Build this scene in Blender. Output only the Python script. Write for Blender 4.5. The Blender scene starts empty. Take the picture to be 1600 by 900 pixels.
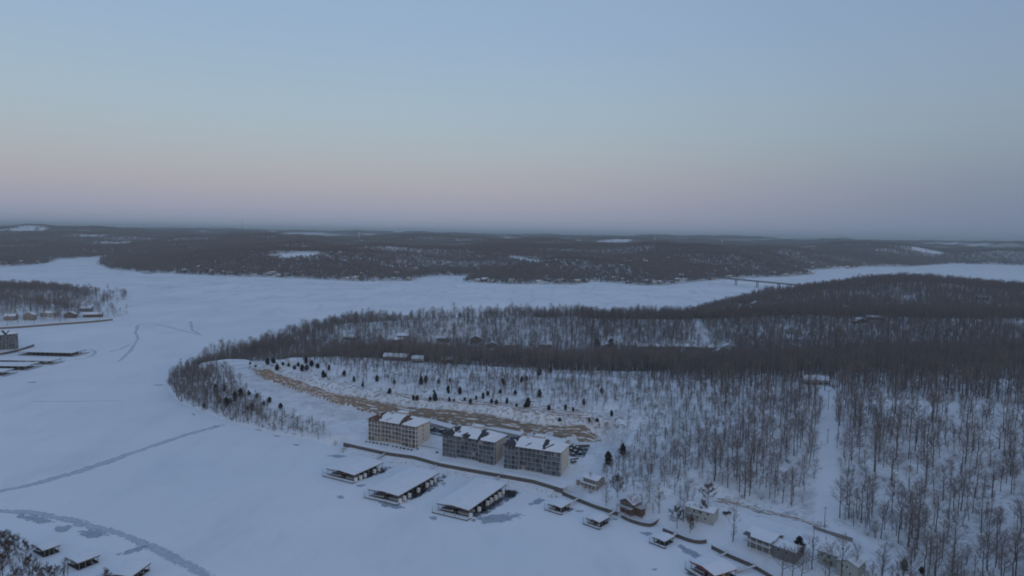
import bpy, math, random
import numpy as np
from mathutils import Matrix, Vector

# ------------------------------------------------------------------ scene, camera, sky, sun, exposure
sc = bpy.context.scene
COL = sc.collection
R = math.radians
CAM_H = 150.0
LENS = 24.0
FPX = 1600 * LENS / 36.0
ROLL = math.atan2(26.0, 1600.0)
PITCH = math.atan2(85.0 * math.cos(ROLL), FPX)

cam = bpy.data.objects.new('camera', bpy.data.cameras.new('camera'))
COL.objects.link(cam)
sc.camera = cam
cam.data.lens = LENS
cam.data.sensor_width = 36.0
cam.data.clip_start = 1.0
cam.data.clip_end = 120000.0
_cr, _sr, _cp, _sp = math.cos(ROLL), math.sin(ROLL), math.cos(PITCH), math.sin(PITCH)
_right0 = Vector((1, 0, 0)); _up0 = Vector((0, _sp, _cp)); _fwd = Vector((0, _cp, -_sp))
_right = _right0 * _cr + _up0 * _sr
_up = _right0 * -_sr + _up0 * _cr
cam.matrix_world = Matrix(((_right.x, _up.x, -_fwd.x, 0), (_right.y, _up.y, -_fwd.y, 0),
                           (_right.z, _up.z, -_fwd.z, CAM_H), (0, 0, 0, 1)))

SUN_AZ = 141.0      # clockwise from +Y (the view direction): the sun has set behind the camera's right shoulder
SUN_EL = 2.0
world = bpy.data.worlds.new('World')
sc.world = world
world.use_nodes = True
def build_sky():
    nt = world.node_tree
    n, l = nt.nodes, nt.links
    bg = n['Background']
    tc = n.new('ShaderNodeTexCoord')
    sep = n.new('ShaderNodeSeparateXYZ'); l.new(tc.outputs['Generated'], sep.inputs[0])
    asin = n.new('ShaderNodeMath'); asin.operation = 'ARCSINE'; l.new(sep.outputs['Z'], asin.inputs[0])
    mr = n.new('ShaderNodeMapRange'); l.new(asin.outputs[0], mr.inputs[0])
    mr.inputs[1].default_value = R(-5); mr.inputs[2].default_value = R(90)
    def ramp(stops):
        r = n.new('ShaderNodeValToRGB'); l.new(mr.outputs[0], r.inputs[0])
        r.color_ramp.interpolation = 'B_SPLINE'
        e = r.color_ramp.elements
        while len(e) < len(stops): e.new(0.5)
        for i, (deg, c) in enumerate(stops):
            e[i].position = (deg + 5) / 95.0
            lin = [((v / 255 + .055) / 1.055) ** 2.4 if v > 10 else v / 255 / 12.92 for v in c]
            e[i].color = (*lin, 1)
        return r
    # towards the antisolar point: blue shadow band, pink belt, pale green-grey, blue
    east = ramp([(-5, (128, 142, 168)), (0.0, (140, 155, 181)), (1.6, (158, 161, 181)), (3.6, (173, 169, 177)), (6.0, (171, 179, 186)),
                 (9.5, (164, 185, 198)), (15, (152, 177, 204)), (24, (142, 167, 200)), (45, (124, 148, 184)), (90, (108, 132, 168))])
    # across from it: greyer and bluer
    side = ramp([(-5, (106, 120, 146)), (0.0, (114, 130, 158)), (1.8, (118, 132, 158)), (4.0, (125, 139, 160)), (6.5, (138, 153, 166)),
                 (10, (141, 161, 180)), (16, (133, 156, 186)), (26, (128, 151, 186)), (45, (116, 139, 176)), (90, (108, 132, 168))])
    # afterglow where the sun went down
    west = ramp([(-5, (150, 130, 120)), (0.0, (235, 190, 150)), (2.5, (248, 205, 160)), (6, (240, 208, 176)), (11, (214, 206, 196)),
                 (18, (188, 197, 208)), (28, (162, 180, 204)), (45, (130, 152, 184)), (70, (114, 137, 172)), (90, (108, 132, 168))])
    nrm = n.new('ShaderNodeVectorMath'); nrm.operation = 'NORMALIZE'
    flat = n.new('ShaderNodeVectorMath'); flat.operation = 'MULTIPLY'; flat.inputs[1].default_value = (1, 1, 0)
    l.new(tc.outputs['Generated'], flat.inputs[0]); l.new(flat.outputs[0], nrm.inputs[0])
    dot = n.new('ShaderNodeVectorMath'); dot.operation = 'DOT_PRODUCT'
    dot.inputs[1].default_value = (math.sin(R(SUN_AZ)), math.cos(R(SUN_AZ)), 0)
    l.new(nrm.outputs[0], dot.inputs[0])
    fe = n.new('ShaderNodeMapRange'); fe.interpolation_type = 'SMOOTHSTEP'
    fe.inputs[1].default_value = -0.12; fe.inputs[2].default_value = -0.92; l.new(dot.outputs['Value'], fe.inputs[0])
    fw = n.new('ShaderNodeMapRange'); fw.interpolation_type = 'SMOOTHSTEP'
    fw.inputs[1].default_value = -0.1; fw.inputs[2].default_value = 1.0; l.new(dot.outputs['Value'], fw.inputs[0])
    m1 = n.new('ShaderNodeMix'); m1.data_type = 'RGBA'
    l.new(fe.outputs[0], m1.inputs[0]); l.new(side.outputs[0], m1.inputs[6]); l.new(east.outputs[0], m1.inputs[7])
    m2 = n.new('ShaderNodeMix'); m2.data_type = 'RGBA'
    l.new(fw.outputs[0], m2.inputs[0]); l.new(m1.outputs[2], m2.inputs[6]); l.new(west.outputs[0], m2.inputs[7])
    # a thin share of the physical sky model
    sky = n.new('ShaderNodeTexSky'); sky.sky_type = 'NISHITA'; sky.sun_disc = False
    sky.sun_elevation = R(SUN_EL); sky.sun_rotation = R(SUN_AZ)
    m3 = n.new('ShaderNodeMix'); m3.data_type = 'RGBA'; m3.blend_type = 'ADD'; m3.inputs[0].default_value = 0.004
    l.new(m2.outputs[2], m3.inputs[6]); l.new(sky.outputs[0], m3.inputs[7])
    l.new(m3.outputs[2], bg.inputs[0])
    bg.inputs[1].default_value = 1.0
build_sky()

sun = bpy.data.objects.new('sun', bpy.data.lights.new('sun', 'SUN'))
COL.objects.link(sun)
sun.data.energy = 0.16
sun.data.angle = R(35)
sun.data.color = (1.0, 0.86, 0.74)
_sd = Vector((math.sin(R(SUN_AZ)) * math.cos(R(9)), math.cos(R(SUN_AZ)) * math.cos(R(9)), math.sin(R(9))))
sun.rotation_euler = _sd.to_track_quat('Z', 'Y').to_euler()

sc.view_settings.view_transform = 'Standard'
sc.view_settings.look = 'None'
sc.view_settings.exposure = 0.0
sc.view_settings.gamma = 1.0
sc.view_settings.use_curve_mapping = False
sc.render.engine = 'CYCLES'
sc.cycles.use_denoising = True
sc.cycles.max_bounces = 5
sc.cycles.diffuse_bounces = 2
sc.cycles.glossy_bounces = 2
sc.cycles.transparent_max_bounces = 12
sc.cycles.volume_bounces = 0
sc.cycles.filter_width = 1.9

# ------------------------------------------------------------------ helpers
rng = np.random.default_rng(7)
random.seed(7)

def ray(px, py):
    u = (px - 800) / FPX; v = (450 - py) / FPX
    u2 = u * _cr - v * _sr; v2 = u * _sr + v * _cr
    return np.array([u2, _cp + v2 * _sp, -_sp + v2 * _cp])
def G(px, py, z=0.0):
    """where the sight line through a pixel of the photograph meets the level z"""
    r = ray(px, py); t = (z - CAM_H) / r[2]
    return np.array([r[0] * t, r[1] * t, z])
def project(x, y, z):
    dep = y * _cp - (z - CAM_H) * _sp; up = y * _sp + (z - CAM_H) * _cp
    u2 = x / dep; v2 = up / dep
    return 800 + (u2 * _cr + v2 * _sr) * FPX, 450 - (-u2 * _sr + v2 * _cr) * FPX

def tag(o, label=None, cat=None, group=None, kind=None):
    if label: o['label'] = label
    if cat: o['category'] = cat
    if group: o['group'] = group
    if kind: o['kind'] = kind
    return o
def empty(name, loc=(0, 0, 0), rz=0.0, label=None, cat=None, group=None):
    o = bpy.data.objects.new(name, None)
    COL.objects.link(o)
    o.location = loc; o.rotation_euler = (0, 0, rz); o.empty_display_size = 0.5
    return tag(o, label, cat, group)
def link(name, mesh, parent=None, loc=None, rz=None):
    o = bpy.data.objects.new(name, mesh)
    COL.objects.link(o)
    if parent is not None: o.parent = parent
    if loc is not None: o.location = loc
    if rz is not None: o.rotation_euler = (0, 0, rz)
    return o
def copy_tree(o, parent=None):
    c = o.copy(); COL.objects.link(c); c.parent = parent
    for ch in o.children: copy_tree(ch, c)
    return c

class MB:
    """collects shapes and links them as ONE mesh"""
    def __init__(s): s.v = []; s.f = []; s.m = []; s.mi = 0
    def add(s, vs, fs):
        b = len(s.v); s.v.extend([tuple(p) for p in vs])
        for f in fs: s.f.append(tuple(i + b for i in f)); s.m.append(s.mi)
        return s
    def box(s, x0, x1, y0, y1, z0, z1):
        return s.add([(x0, y0, z0), (x1, y0, z0), (x1, y1, z0), (x0, y1, z0), (x0, y0, z1), (x1, y0, z1), (x1, y1, z1), (x0, y1, z1)],
                     [(0, 3, 2, 1), (4, 5, 6, 7), (0, 1, 5, 4), (1, 2, 6, 5), (2, 3, 7, 6), (3, 0, 4, 7)])
    def hexa(s, b, t):
        return s.add(list(b) + list(t), [(0, 3, 2, 1), (4, 5, 6, 7), (0, 1, 5, 4), (1, 2, 6, 5), (2, 3, 7, 6), (3, 0, 4, 7)])
    def prism(s, poly, z0, z1):
        n = len(poly)
        return s.add([(x, y, z0) for x, y in poly] + [(x, y, z1) for x, y in poly],
                     [tuple(range(n - 1, -1, -1)), tuple(range(n, 2 * n))] + [(i, (i + 1) % n, n + (i + 1) % n, n + i) for i in range(n)])
    def tube(s, p0, p1, r0, r1, n=6):
        p0 = Vector(p0); p1 = Vector(p1); d = (p1 - p0).normalized()
        a = d.orthogonal().normalized(); b = d.cross(a)
        vs = [p0 + (a * math.cos(k * 2 * math.pi / n) + b * math.sin(k * 2 * math.pi / n)) * r0 for k in range(n)] + \
             [p1 + (a * math.cos(k * 2 * math.pi / n) + b * math.sin(k * 2 * math.pi / n)) * r1 for k in range(n)]
        return s.add(vs, [tuple(range(n - 1, -1, -1)), tuple(range(n, 2 * n))] + [(i, (i + 1) % n, n + (i + 1) % n, n + i) for i in range(n)])
    def beam(s, p0, p1, w, h):
        """a bar with a level top from p0 to p1"""
        p0 = Vector(p0); p1 = Vector(p1); d = p1 - p0; q = Vector((-d.y, d.x, 0)).normalized() * (w / 2); u = Vector((0, 0, h / 2))
        return s.hexa([p0 - q - u, p0 + q - u, p1 + q - u, p1 - q - u], [p0 - q + u, p0 + q + u, p1 + q + u, p1 - q + u])
    def mesh(s, name, mats):
        me = bpy.data.meshes.new(name)
        me.from_pydata(s.v, [], s.f)
        if not isinstance(mats, (list, tuple)): mats = [mats]
        for m in mats: me.materials.append(m)
        if len(mats) > 1: me.polygons.foreach_set('material_index', s.m)
        me.update()
        return me
    def build(s, name, mats, parent=None, loc=None, rz=None):
        return link(name, s.mesh(name, mats), parent, loc, rz)

# value noise on the plane
def _hash(ix, iy, seed):
    h = (ix.astype(np.int64) * 374761393 + iy.astype(np.int64) * 668265263 + seed * 974634777) & 0x7fffffff
    h = ((h ^ (h >> 13)) * 1274126177) & 0x7fffffff
    return ((h ^ (h >> 16)) & 0xffff) / 65535.0
def vnoise(x, y, seed=0):
    x = np.asarray(x, float); y = np.asarray(y, float)
    ix = np.floor(x); iy = np.floor(y); fx = x - ix; fy = y - iy
    fx = fx * fx * (3 - 2 * fx); fy = fy * fy * (3 - 2 * fy)
    a = _hash(ix, iy, seed); b = _hash(ix + 1, iy, seed); c = _hash(ix, iy + 1, seed); d = _hash(ix + 1, iy + 1, seed)
    return (a + (b - a) * fx) * (1 - fy) + (c + (d - c) * fx) * fy
def fbm(x, y, seed=0, o=4):
    s = 0.0; a = 0.5; t = 0.0
    for k in range(o):
        s = s + a * vnoise(np.asarray(x) * 2 ** k + 17.3 * k, np.asarray(y) * 2 ** k - 9.1 * k, seed + k); t += a; a *= 0.5
    return s / t
def sstep(a, b, x):
    t = np.clip((np.asarray(x, float) - a) / (b - a), 0, 1)
    return t * t * (3 - 2 * t)
def polydist(poly, x, y):
    """signed distance to a closed polygon, positive inside"""
    x = np.asarray(x, float); y = np.asarray(y, float)
    d2 = np.full(x.shape, 1e18); ins = np.zeros(x.shape, bool)
    n = len(poly)
    for i in range(n):
        x0, y0 = poly[i][:2]; x1, y1 = poly[(i + 1) % n][:2]
        ex, ey = x1 - x0, y1 - y0
        t = np.clip(((x - x0) * ex + (y - y0) * ey) / (ex * ex + ey * ey + 1e-9), 0, 1)
        d2 = np.minimum(d2, (x - x0 - t * ex) ** 2 + (y - y0 - t * ey) ** 2)
        c = (y0 > y) != (y1 > y)
        xi = x0 + (y - y0) * ex / (ey if abs(ey) > 1e-12 else 1e-12)
        ins ^= c & (x < xi)
    return np.where(ins, 1, -1) * np.sqrt(d2)
def linedist(line, x, y):
    x = np.asarray(x, float); y = np.asarray(y, float)
    d2 = np.full(x.shape, 1e18)
    for (x0, y0), (x1, y1) in zip([p[:2] for p in line[:-1]], [p[:2] for p in line[1:]]):
        ex, ey = x1 - x0, y1 - y0
        t = np.clip(((x - x0) * ex + (y - y0) * ey) / (ex * ex + ey * ey + 1e-9), 0, 1)
        d2 = np.minimum(d2, (x - x0 - t * ex) ** 2 + (y - y0 - t * ey) ** 2)
    return np.sqrt(d2)
class RBF:
    def __init__(s, pts, smooth=0.5):
        p = np.array(pts, float); s.p = p[:, :2]; n = len(p)
        A = np.hypot(s.p[:, None, 0] - s.p[None, :, 0], s.p[:, None, 1] - s.p[None, :, 1]) - smooth * np.eye(n)
        M = np.zeros((n + 1, n + 1)); M[:n, :n] = A; M[:n, n] = 1; M[n, :n] = 1
        b = np.zeros(n + 1); b[:n] = p[:, 2]
        s.w = np.linalg.solve(M, b)
    def __call__(s, x, y):
        sh = np.shape(x); x = np.ravel(x); y = np.ravel(y)
        out = np.empty(len(x))
        for i in range(0, len(x), 40000):
            j = slice(i, i + 40000)
            out[j] = np.hypot(x[j, None] - s.p[None, :, 0], y[j, None] - s.p[None, :, 1]) @ s.w[:-1] + s.w[-1]
        return out.reshape(sh)

# ------------------------------------------------------------------ materials
MATS = {}
def mat(name, col, rough=0.85, spec=0.3, noise=None, bump=None, metal=0.0):
    """principled material; noise = (scale, colour2, lo, hi) mottling; bump = (scale, strength, distance)"""
    if name in MATS: return MATS[name]
    m = bpy.data.materials.new(name); m.use_nodes = True; MATS[name] = m
    nt = m.node_tree; n, l = nt.nodes, nt.links
    p = n['Principled BSDF']
    p.inputs['Base Color'].default_value = (*col, 1); p.inputs['Roughness'].default_value = rough
    p.inputs['Specular IOR Level'].default_value = spec; p.inputs['Metallic'].default_value = metal
    if noise or bump:
        tc = n.new('ShaderNodeNewGeometry')
    if noise:
        t = n.new('ShaderNodeTexNoise'); t.inputs['Scale'].default_value = noise[0]; t.inputs['Detail'].default_value = 5
        l.new(tc.outputs['Position'], t.inputs['Vector'])
        mr = n.new('ShaderNodeMapRange'); mr.inputs[1].default_value = noise[2]; mr.inputs[2].default_value = noise[3]
        l.new(t.outputs[0], mr.inputs[0])
        mx = n.new('ShaderNodeMix'); mx.data_type = 'RGBA'
        mx.inputs[6].default_value = (*col, 1); mx.inputs[7].default_value = (*noise[1], 1)
        l.new(mr.outputs[0], mx.inputs[0]); l.new(mx.outputs[2], p.inputs['Base Color'])
    if bump:
        t2 = n.new('ShaderNodeTexNoise'); t2.inputs['Scale'].default_value = bump[0]; t2.inputs['Detail'].default_value = 4
        l.new(tc.outputs['Position'], t2.inputs['Vector'])
        b = n.new('ShaderNodeBump'); b.inputs['Strength'].default_value = bump[1]; b.inputs['Distance'].default_value = bump[2]
        l.new(t2.outputs[0], b.inputs['Height']); l.new(b.outputs[0], p.inputs['Normal'])
    return m
SNOW = (0.80, 0.82, 0.85)
M_snow = mat('snow', SNOW, 0.9, 0.15, noise=(0.12, (0.72, 0.75, 0.80), 0.35, 0.75), bump=(0.5, 0.3, 0.3))
M_roofsnow = mat('roof_snow', (0.82, 0.84, 0.87), 0.9, 0.15, noise=(0.35, (0.74, 0.77, 0.82), 0.4, 0.75), bump=(1.2, 0.3, 0.1))
M_bark = mat('bark', (0.095, 0.082, 0.074), 0.95, 0.1, noise=(0.3, (0.15, 0.135, 0.125), 0.4, 0.7))
M_twig = mat('twig', (0.25, 0.21, 0.195), 0.95, 0.05, noise=(0.06, (0.21, 0.192, 0.186), 0.4, 0.65))
M_cedar = mat('cedar_needles', (0.040, 0.048, 0.035), 0.9, 0.1, noise=(0.6, (0.085, 0.088, 0.075), 0.4, 0.7))
M_brownleaf = mat('dead_oak_leaves', (0.095, 0.065, 0.050), 0.9, 0.1, noise=(0.5, (0.09, 0.06, 0.045), 0.4, 0.7))
M_brush = mat('brush_stems', (0.17, 0.145, 0.13), 0.95, 0.05)
M_cream = mat('cream_stucco', (0.58, 0.53, 0.46), 0.85, 0.2, noise=(0.4, (0.52, 0.47, 0.40), 0.45, 0.8))
M_trim = mat('cream_trim', (0.70, 0.67, 0.62), 0.7, 0.3)
M_trimgrey = mat('grey_trim', (0.40, 0.44, 0.48), 0.7, 0.3)
M_stone = mat('tan_stone', (0.33, 0.27, 0.21), 0.9, 0.2, noise=(1.0, (0.24, 0.20, 0.16), 0.35, 0.7))
M_greywall = mat('grey_siding', (0.20, 0.20, 0.20), 0.85, 0.2, noise=(0.5, (0.16, 0.16, 0.165), 0.4, 0.7))
M_glass = mat('dark_glass', (0.05, 0.06, 0.07), 0.12, 0.5)
M_screen = mat('porch_screen', (0.13, 0.145, 0.16), 0.35, 0.5)
M_curtain = mat('pale_curtain', (0.36, 0.34, 0.31), 0.9, 0.1)
M_brownroof = mat('brown_shingles', (0.155, 0.088, 0.062), 0.9, 0.15, noise=(1.5, (0.115, 0.065, 0.048), 0.35, 0.7))
M_darkroof = mat('charcoal_shingles', (0.050, 0.054, 0.060), 0.9, 0.15, noise=(1.5, (0.075, 0.078, 0.082), 0.35, 0.7))
M_greyroof = mat('grey_shingles', (0.13, 0.13, 0.135), 0.9, 0.15)
M_concrete = mat('concrete', (0.27, 0.26, 0.25), 0.9, 0.2, noise=(0.6, (0.20, 0.19, 0.18), 0.4, 0.75))
M_wallstone = mat('retaining_block', (0.155, 0.14, 0.125), 0.95, 0.15, noise=(0.8, (0.105, 0.096, 0.09), 0.35, 0.7))
M_darkwood = mat('dark_timber', (0.07, 0.06, 0.055), 0.9, 0.15, noise=(1.0, (0.10, 0.085, 0.075), 0.4, 0.7))
M_wood = mat('weathered_timber', (0.20, 0.175, 0.15), 0.9, 0.15)
M_white = mat('white_paint', (0.74, 0.74, 0.73), 0.7, 0.3)
M_black = mat('black_foam', (0.02, 0.021, 0.023), 0.8, 0.2)
M_steel = mat('galvanised_steel', (0.28, 0.29, 0.30), 0.5, 0.4, metal=0.3)
M_pole = mat('utility_pole_wood', (0.12, 0.095, 0.075), 0.95, 0.1)
M_asphalt = mat('parking_asphalt', (0.055, 0.057, 0.062), 0.9, 0.2, noise=(0.25, (0.45, 0.47, 0.50), 0.48, 0.60))
M_brownwall = mat('brown_siding', (0.14, 0.10, 0.075), 0.9, 0.15)
M_tanwall = mat('tan_siding', (0.30, 0.27, 0.225), 0.9, 0.15)
M_palewall = mat('pale_siding', (0.42, 0.43, 0.41), 0.85, 0.2)
M_greenwall = mat('pale_green_siding', (0.36, 0.40, 0.37), 0.85, 0.2)
M_red = mat('dull_red_paint', (0.22, 0.06, 0.05), 0.7, 0.3)
M_blue = mat('boat_blue_cover', (0.06, 0.08, 0.16), 0.7, 0.3)
M_yellow = mat('yellow_slide', (0.60, 0.38, 0.04), 0.5, 0.4)
M_hull = mat('boat_hull_white', (0.62, 0.63, 0.64), 0.4, 0.5)
M_shadewater = mat('dock_shade_water', (0.012, 0.016, 0.02), 0.15, 0.5)  # near-black water colour that also paints the shade beneath the docks
# ------------------------------------------------------------------ the lie of the land
def Gp(lst, z=0.0): return [tuple(G(a, b, z)[:2]) for a, b in lst]

MAIN = [(900, -50), (420, 60), (260, 140), (165, 235), (119, 293), (99, 324), (82, 343)] + \
       Gp([(1010, 815), (965, 804), (925, 788), (880, 773), (834, 765), (780, 755), (735, 747), (690, 738), (650, 727), (604, 720), (560, 708), (535, 700)]) + \
       [(-145, 482), (-179, 498), (-220, 524), (-259, 557), (-290, 585), (-312, 618), (-338, 660), (-349, 709), (-345, 770), (-332, 837),
        (-322, 900), (-312, 961), (-285, 1005), (-200, 1045), (-60, 1080), (60, 1090), (180, 1090), (270, 1150), (340, 1290), (420, 1420),
        (600, 1560), (870, 1700), (1100, 1760), (1500, 1750), (2200, 1900), (4000, 1900), (4000, -50)]
WALL_TOP = [tuple(G(a, b, 4.2)[:2]) for a, b in [(537, 691.5), (570, 699), (604.5, 706.5), (648, 712.5), (687, 723.6), (735, 732.5), (780, 740.4), (834, 750), (879, 763.5)]]
CLIFF = [(-268, 690), (-264, 672), (-255, 652), (-238, 630), (-219, 611), (-195, 588), (-171, 567), (-150, 548), (-128, 533), (-109, 520), (-78, 505), (-45, 491), (-7, 475),
         (24, 463), (46, 458), (66, 457)]
OUTER = [tuple(G(a, b, c)[:2]) for a, b, c in [(500, 662, 6), (430, 641, 9), (395, 615, 11), (372, 596, 12), (350, 580, 12), (335, 573, 12)]]
BENCH = CLIFF + [(72, 442), (60, 415), (47, 398)] + WALL_TOP[::-1] + OUTER + [(-318, 695), (-300, 715), (-280, 712)]
bench_z = RBF([(*CLIFF[0], 13), (*CLIFF[2], 13), (*CLIFF[4], 12.5), (*CLIFF[6], 11.5), (*CLIFF[8], 9.5), (*CLIFF[10], 8), (*CLIFF[12], 8), (*CLIFF[14], 8), (*CLIFF[15], 8.5),
               (-318, 695, 12), (60, 415, 6.5), (47, 398, 4.6)] + [(x, y, 4.1) for x, y in WALL_TOP] +
              [(*OUTER[0], 5.5), (*OUTER[1], 8.5), (*OUTER[2], 11), (*OUTER[4], 12),
               (*G(575, 686, 4.5)[:2], 4.4), (*G(649, 700, 4.5)[:2], 4.4), (*G(691, 711.7, 4.5)[:2], 4.4), (*G(772, 727, 4.5)[:2], 4.4),
               (*G(787, 730.8, 4.5)[:2], 4.4), (*G(875, 744.7, 4.5)[:2], 4.4), (-90, 492, 8), (-55, 470, 8), (-32, 455, 8), (-1, 436, 8), (35, 430, 8), (12, 440, 8)], 0.2)

_ctl = []
for i in range(len(MAIN)):
    (x0, y0), (x1, y1) = MAIN[i], MAIN[(i + 1) % len(MAIN)]
    if max(abs(x0), abs(x1)) > 1600: continue
    k = max(1, int(math.hypot(x1 - x0, y1 - y0) / 60))
    for j in range(k): _ctl.append((x0 + (x1 - x0) * j / k, y0 + (y1 - y0) * j / k, 0.3))
for a, b, c in [(385, 566, 20), (440, 580, 22), (500, 600, 22), (560, 615, 22), (640, 628, 22), (700, 637, 22), (760, 645, 22), (850, 662, 21), (945, 678, 17.5),
                (450, 560, 31), (520, 566, 32), (600, 572, 32), (700, 577, 32), (840, 583, 32), (920, 590, 32), (1000, 599, 34), (1100, 602, 38), (1200, 605, 41),
                (1293, 612, 43), (1400, 628, 44), (1500, 634, 45), (1600, 640, 46), (1700, 650, 47),
                (926, 757, 5.0), (982, 785, 6.0), (1097, 805, 6.5), (1205, 848, 6), (1308, 880, 7), (1290, 803, 12), (1180, 790, 9), (1240, 812, 10), (1340, 850, 9),
                (880, 764, 2.0), (922, 783, 1.9), (965, 799, 1.9), (1012, 816, 1.9), (1037, 825, 1.9), (1075, 838, 1.9), (1105, 847, 1.9), (1112, 852, 1.9), (1160, 876, 1.9), (1210, 898, 1.9),
                (1020, 770, 9), (1060, 740, 15), (1120, 740, 17), (960, 720, 9), (1000, 690, 18), (1450, 860, 9), (1600, 880, 12), (1500, 800, 18), (1600, 780, 25), (1700, 860, 20),
                (500, 551, 4), (620, 541, 5), (730, 537, 5), (900, 550, 8), (1000, 552, 8), (1100, 560, 10),
                (540, 506, 22), (600, 500, 29), (700, 495, 34), (800, 492, 35), (900, 495, 35), (1000, 500, 34), (1060, 505, 36), (1120, 500, 38)]:
    _ctl.append(tuple(G(a, b, c)))
_ctl += [(-240, 740, 7), (-150, 750, 7), (-50, 730, 8), (50, 715, 9), (150, 690, 13), (260, 670, 20), (370, 640, 32), (480, 610, 38), (620, 600, 42),
        (330, 780, 18), (450, 760, 22), (600, 740, 28), (800, 700, 40),
        (400, 920, 46), (520, 880, 48), (650, 860, 50), (800, 860, 52), (300, 900, 40),
        (360, 1080, 24), (500, 1060, 26), (650, 1050, 30), (850, 1050, 36), (420, 1230, 28), (560, 1260, 34), (700, 1240, 36), (900, 1220, 42),
        (520, 1400, 33), (640, 1440, 45), (760, 1500, 54), (876, 1540, 58), (960, 1480, 57), (1050, 1400, 52), (1150, 1300, 44), (1250, 1200, 46), (1500, 1300, 42), (1500, 1000, 50),
        (870, 1640, 22), (400, 350, 40), (500, 250, 42), (700, 400, 60), (1000, 600, 60), (420, 480, 50), (330, 300, 28), (260, 250, 14), (1500, 300, 70)]
main_rbf = RBF(_ctl, 1.0)

# far land across the ice, the promontory and the condominium spit at the left, the near shore at the lower left
FAR = [(-9000, 2400)] + Gp([(-150, 428), (0, 418), (72, 412), (95, 405), (160, 402), (150, 412), (175, 421), (230, 426), (340, 431), (430, 434), (510, 437), (560, 440), (640, 439),
          (662, 433), (700, 431), (738, 432), (722, 441), (800, 444), (900, 445), (928, 440), (1000, 446), (1045, 446), (1085, 441), (1130, 436), (1180, 434), (1240, 432), (1275, 428),
          (1236, 424), (1290, 421), (1330, 420), (1345, 417), (1420, 417), (1490, 412), (1600, 415), (1750, 420)]) + [(9000, 4300), (40000, 5000), (40000, 42000), (-40000, 42000), (-40000, 2400)]
SPIT = Gp([(-200, 580), (0, 556), (30, 549), (54, 540), (42, 531), (0, 529), (-200, 529)])
PROM = Gp([(-300, 525), (0, 513), (30, 512), (90, 507), (178, 501), (205, 493), (168, 486)]) + [(-820, 1480), (-1000, 1560), (-1400, 1560), (-1800, 1300)]
NEARL = Gp([(-300, 800), (-40, 832), (20, 860), (52, 884), (118, 899), (170, 915), (260, 960), (300, 1100), (-300, 1100)])

def H_main(x, y):
    sd = polydist(MAIN, x, y)
    z = main_rbf(x, y) + (fbm(x / 60, y / 60, 11) - 0.5) * 5 * sstep(20, 90, sd) + (fbm(x / 14, y / 14, 13) - 0.5) * 1.2 * sstep(10, 40, sd)
    lim = np.where(sd > 0, 0.15 + np.minimum(sd * 0.55, 200), 0.15 + sd * 0.4)
    z = np.minimum(z, lim)
    z = np.where((sd > 0), np.maximum(z, np.minimum(0.15 + sd * 0.1, 1.5)), z)
    sb = polydist(BENCH, x, y)
    wz = 1 - sstep(9, 14, linedist(WALL_TOP, x, y))
    wz = np.where(polydist(BENCH, x, y) < 12, wz, 0)
    w = np.clip((sb + 7.5 - 8.5 * wz) / (6.0 - 2.5 * wz), 0, 1); w = w * w * (3 - 2 * w)
    z = np.where(sb < 5, z * (1 - wz) + np.minimum(z, -1.5) * wz, z)
    zb = bench_z(x, y) + (fbm(x / 9, y / 9, 17) - 0.5) * 0.5 * sstep(2, 8, sb)
    return np.where(sd > -30, z * (1 - w) + zb * w, z)
def H_far(x, y):
    sd = polydist(FAR, x, y)
    r = np.hypot(x, y)
    wx = x + 260 * (fbm(x / 700, y / 700, 31) - .5); wy = y + 260 * (fbm(x / 700, y / 700, 32) - .5)
    n = fbm(wx / 850, wy / 620, 21, 4)
    rd = 1 - np.abs(2 * fbm(wx / 1500, wy / 900, 25, 3) - 1)
    base = 10 + 78 * sstep(2300, 13000, r)
    hills = 84 * np.clip((n - 0.32) * 2.0, 0, 1.15) + 30 * (rd - 0.6)
    hills = hills * (1 - 0.45 * sstep(6000, 16000, r))
    z = (base + hills) * sstep(-10, 420, sd) + 3.5 * sstep(0, 30, sd)
    return np.where(sd > 0, np.maximum(z, 0.3), np.maximum(sd * 0.1, -6))
def H_small(x, y):
    z = np.full(np.shape(x), -8.0)
    sd = polydist(SPIT, x, y); z = np.maximum(z, np.where(sd > 0, np.minimum(sd * 0.5, 3.0), sd * .3))
    sd = polydist(PROM, x, y)
    n = fbm(np.asarray(x) / 160, np.asarray(y) / 160, 41)
    z = np.maximum(z, np.where(sd > 0, np.minimum(sd * 0.6, 3.2) + 17 * sstep(35, 150, sd) * (0.6 + 0.8 * n), sd * .3))
    sd = polydist(NEARL, x, y); z = np.maximum(z, np.where(sd > 0, np.minimum(sd * 0.35, 4), sd * .3))
    return z
def H(x, y):
    x = np.asarray(x, float); y = np.asarray(y, float); sh = x.shape
    x = np.atleast_1d(x).ravel(); y = np.atleast_1d(y).ravel()
    z = np.full(x.shape, -8.0)
    a = (y < 2000)
    if a.any(): z[a] = np.maximum(H_main(x[a], y[a]), np.where(x[a] < 0, H_small(x[a], y[a]), -8))
    b = (y > 1900)
    if b.any(): z[b] = np.maximum(z[b], H_far(x[b], y[b]))
    return z.reshape(sh)
def h1(x, y): return float(H(np.array([x]), np.array([y]))[0])
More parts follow.
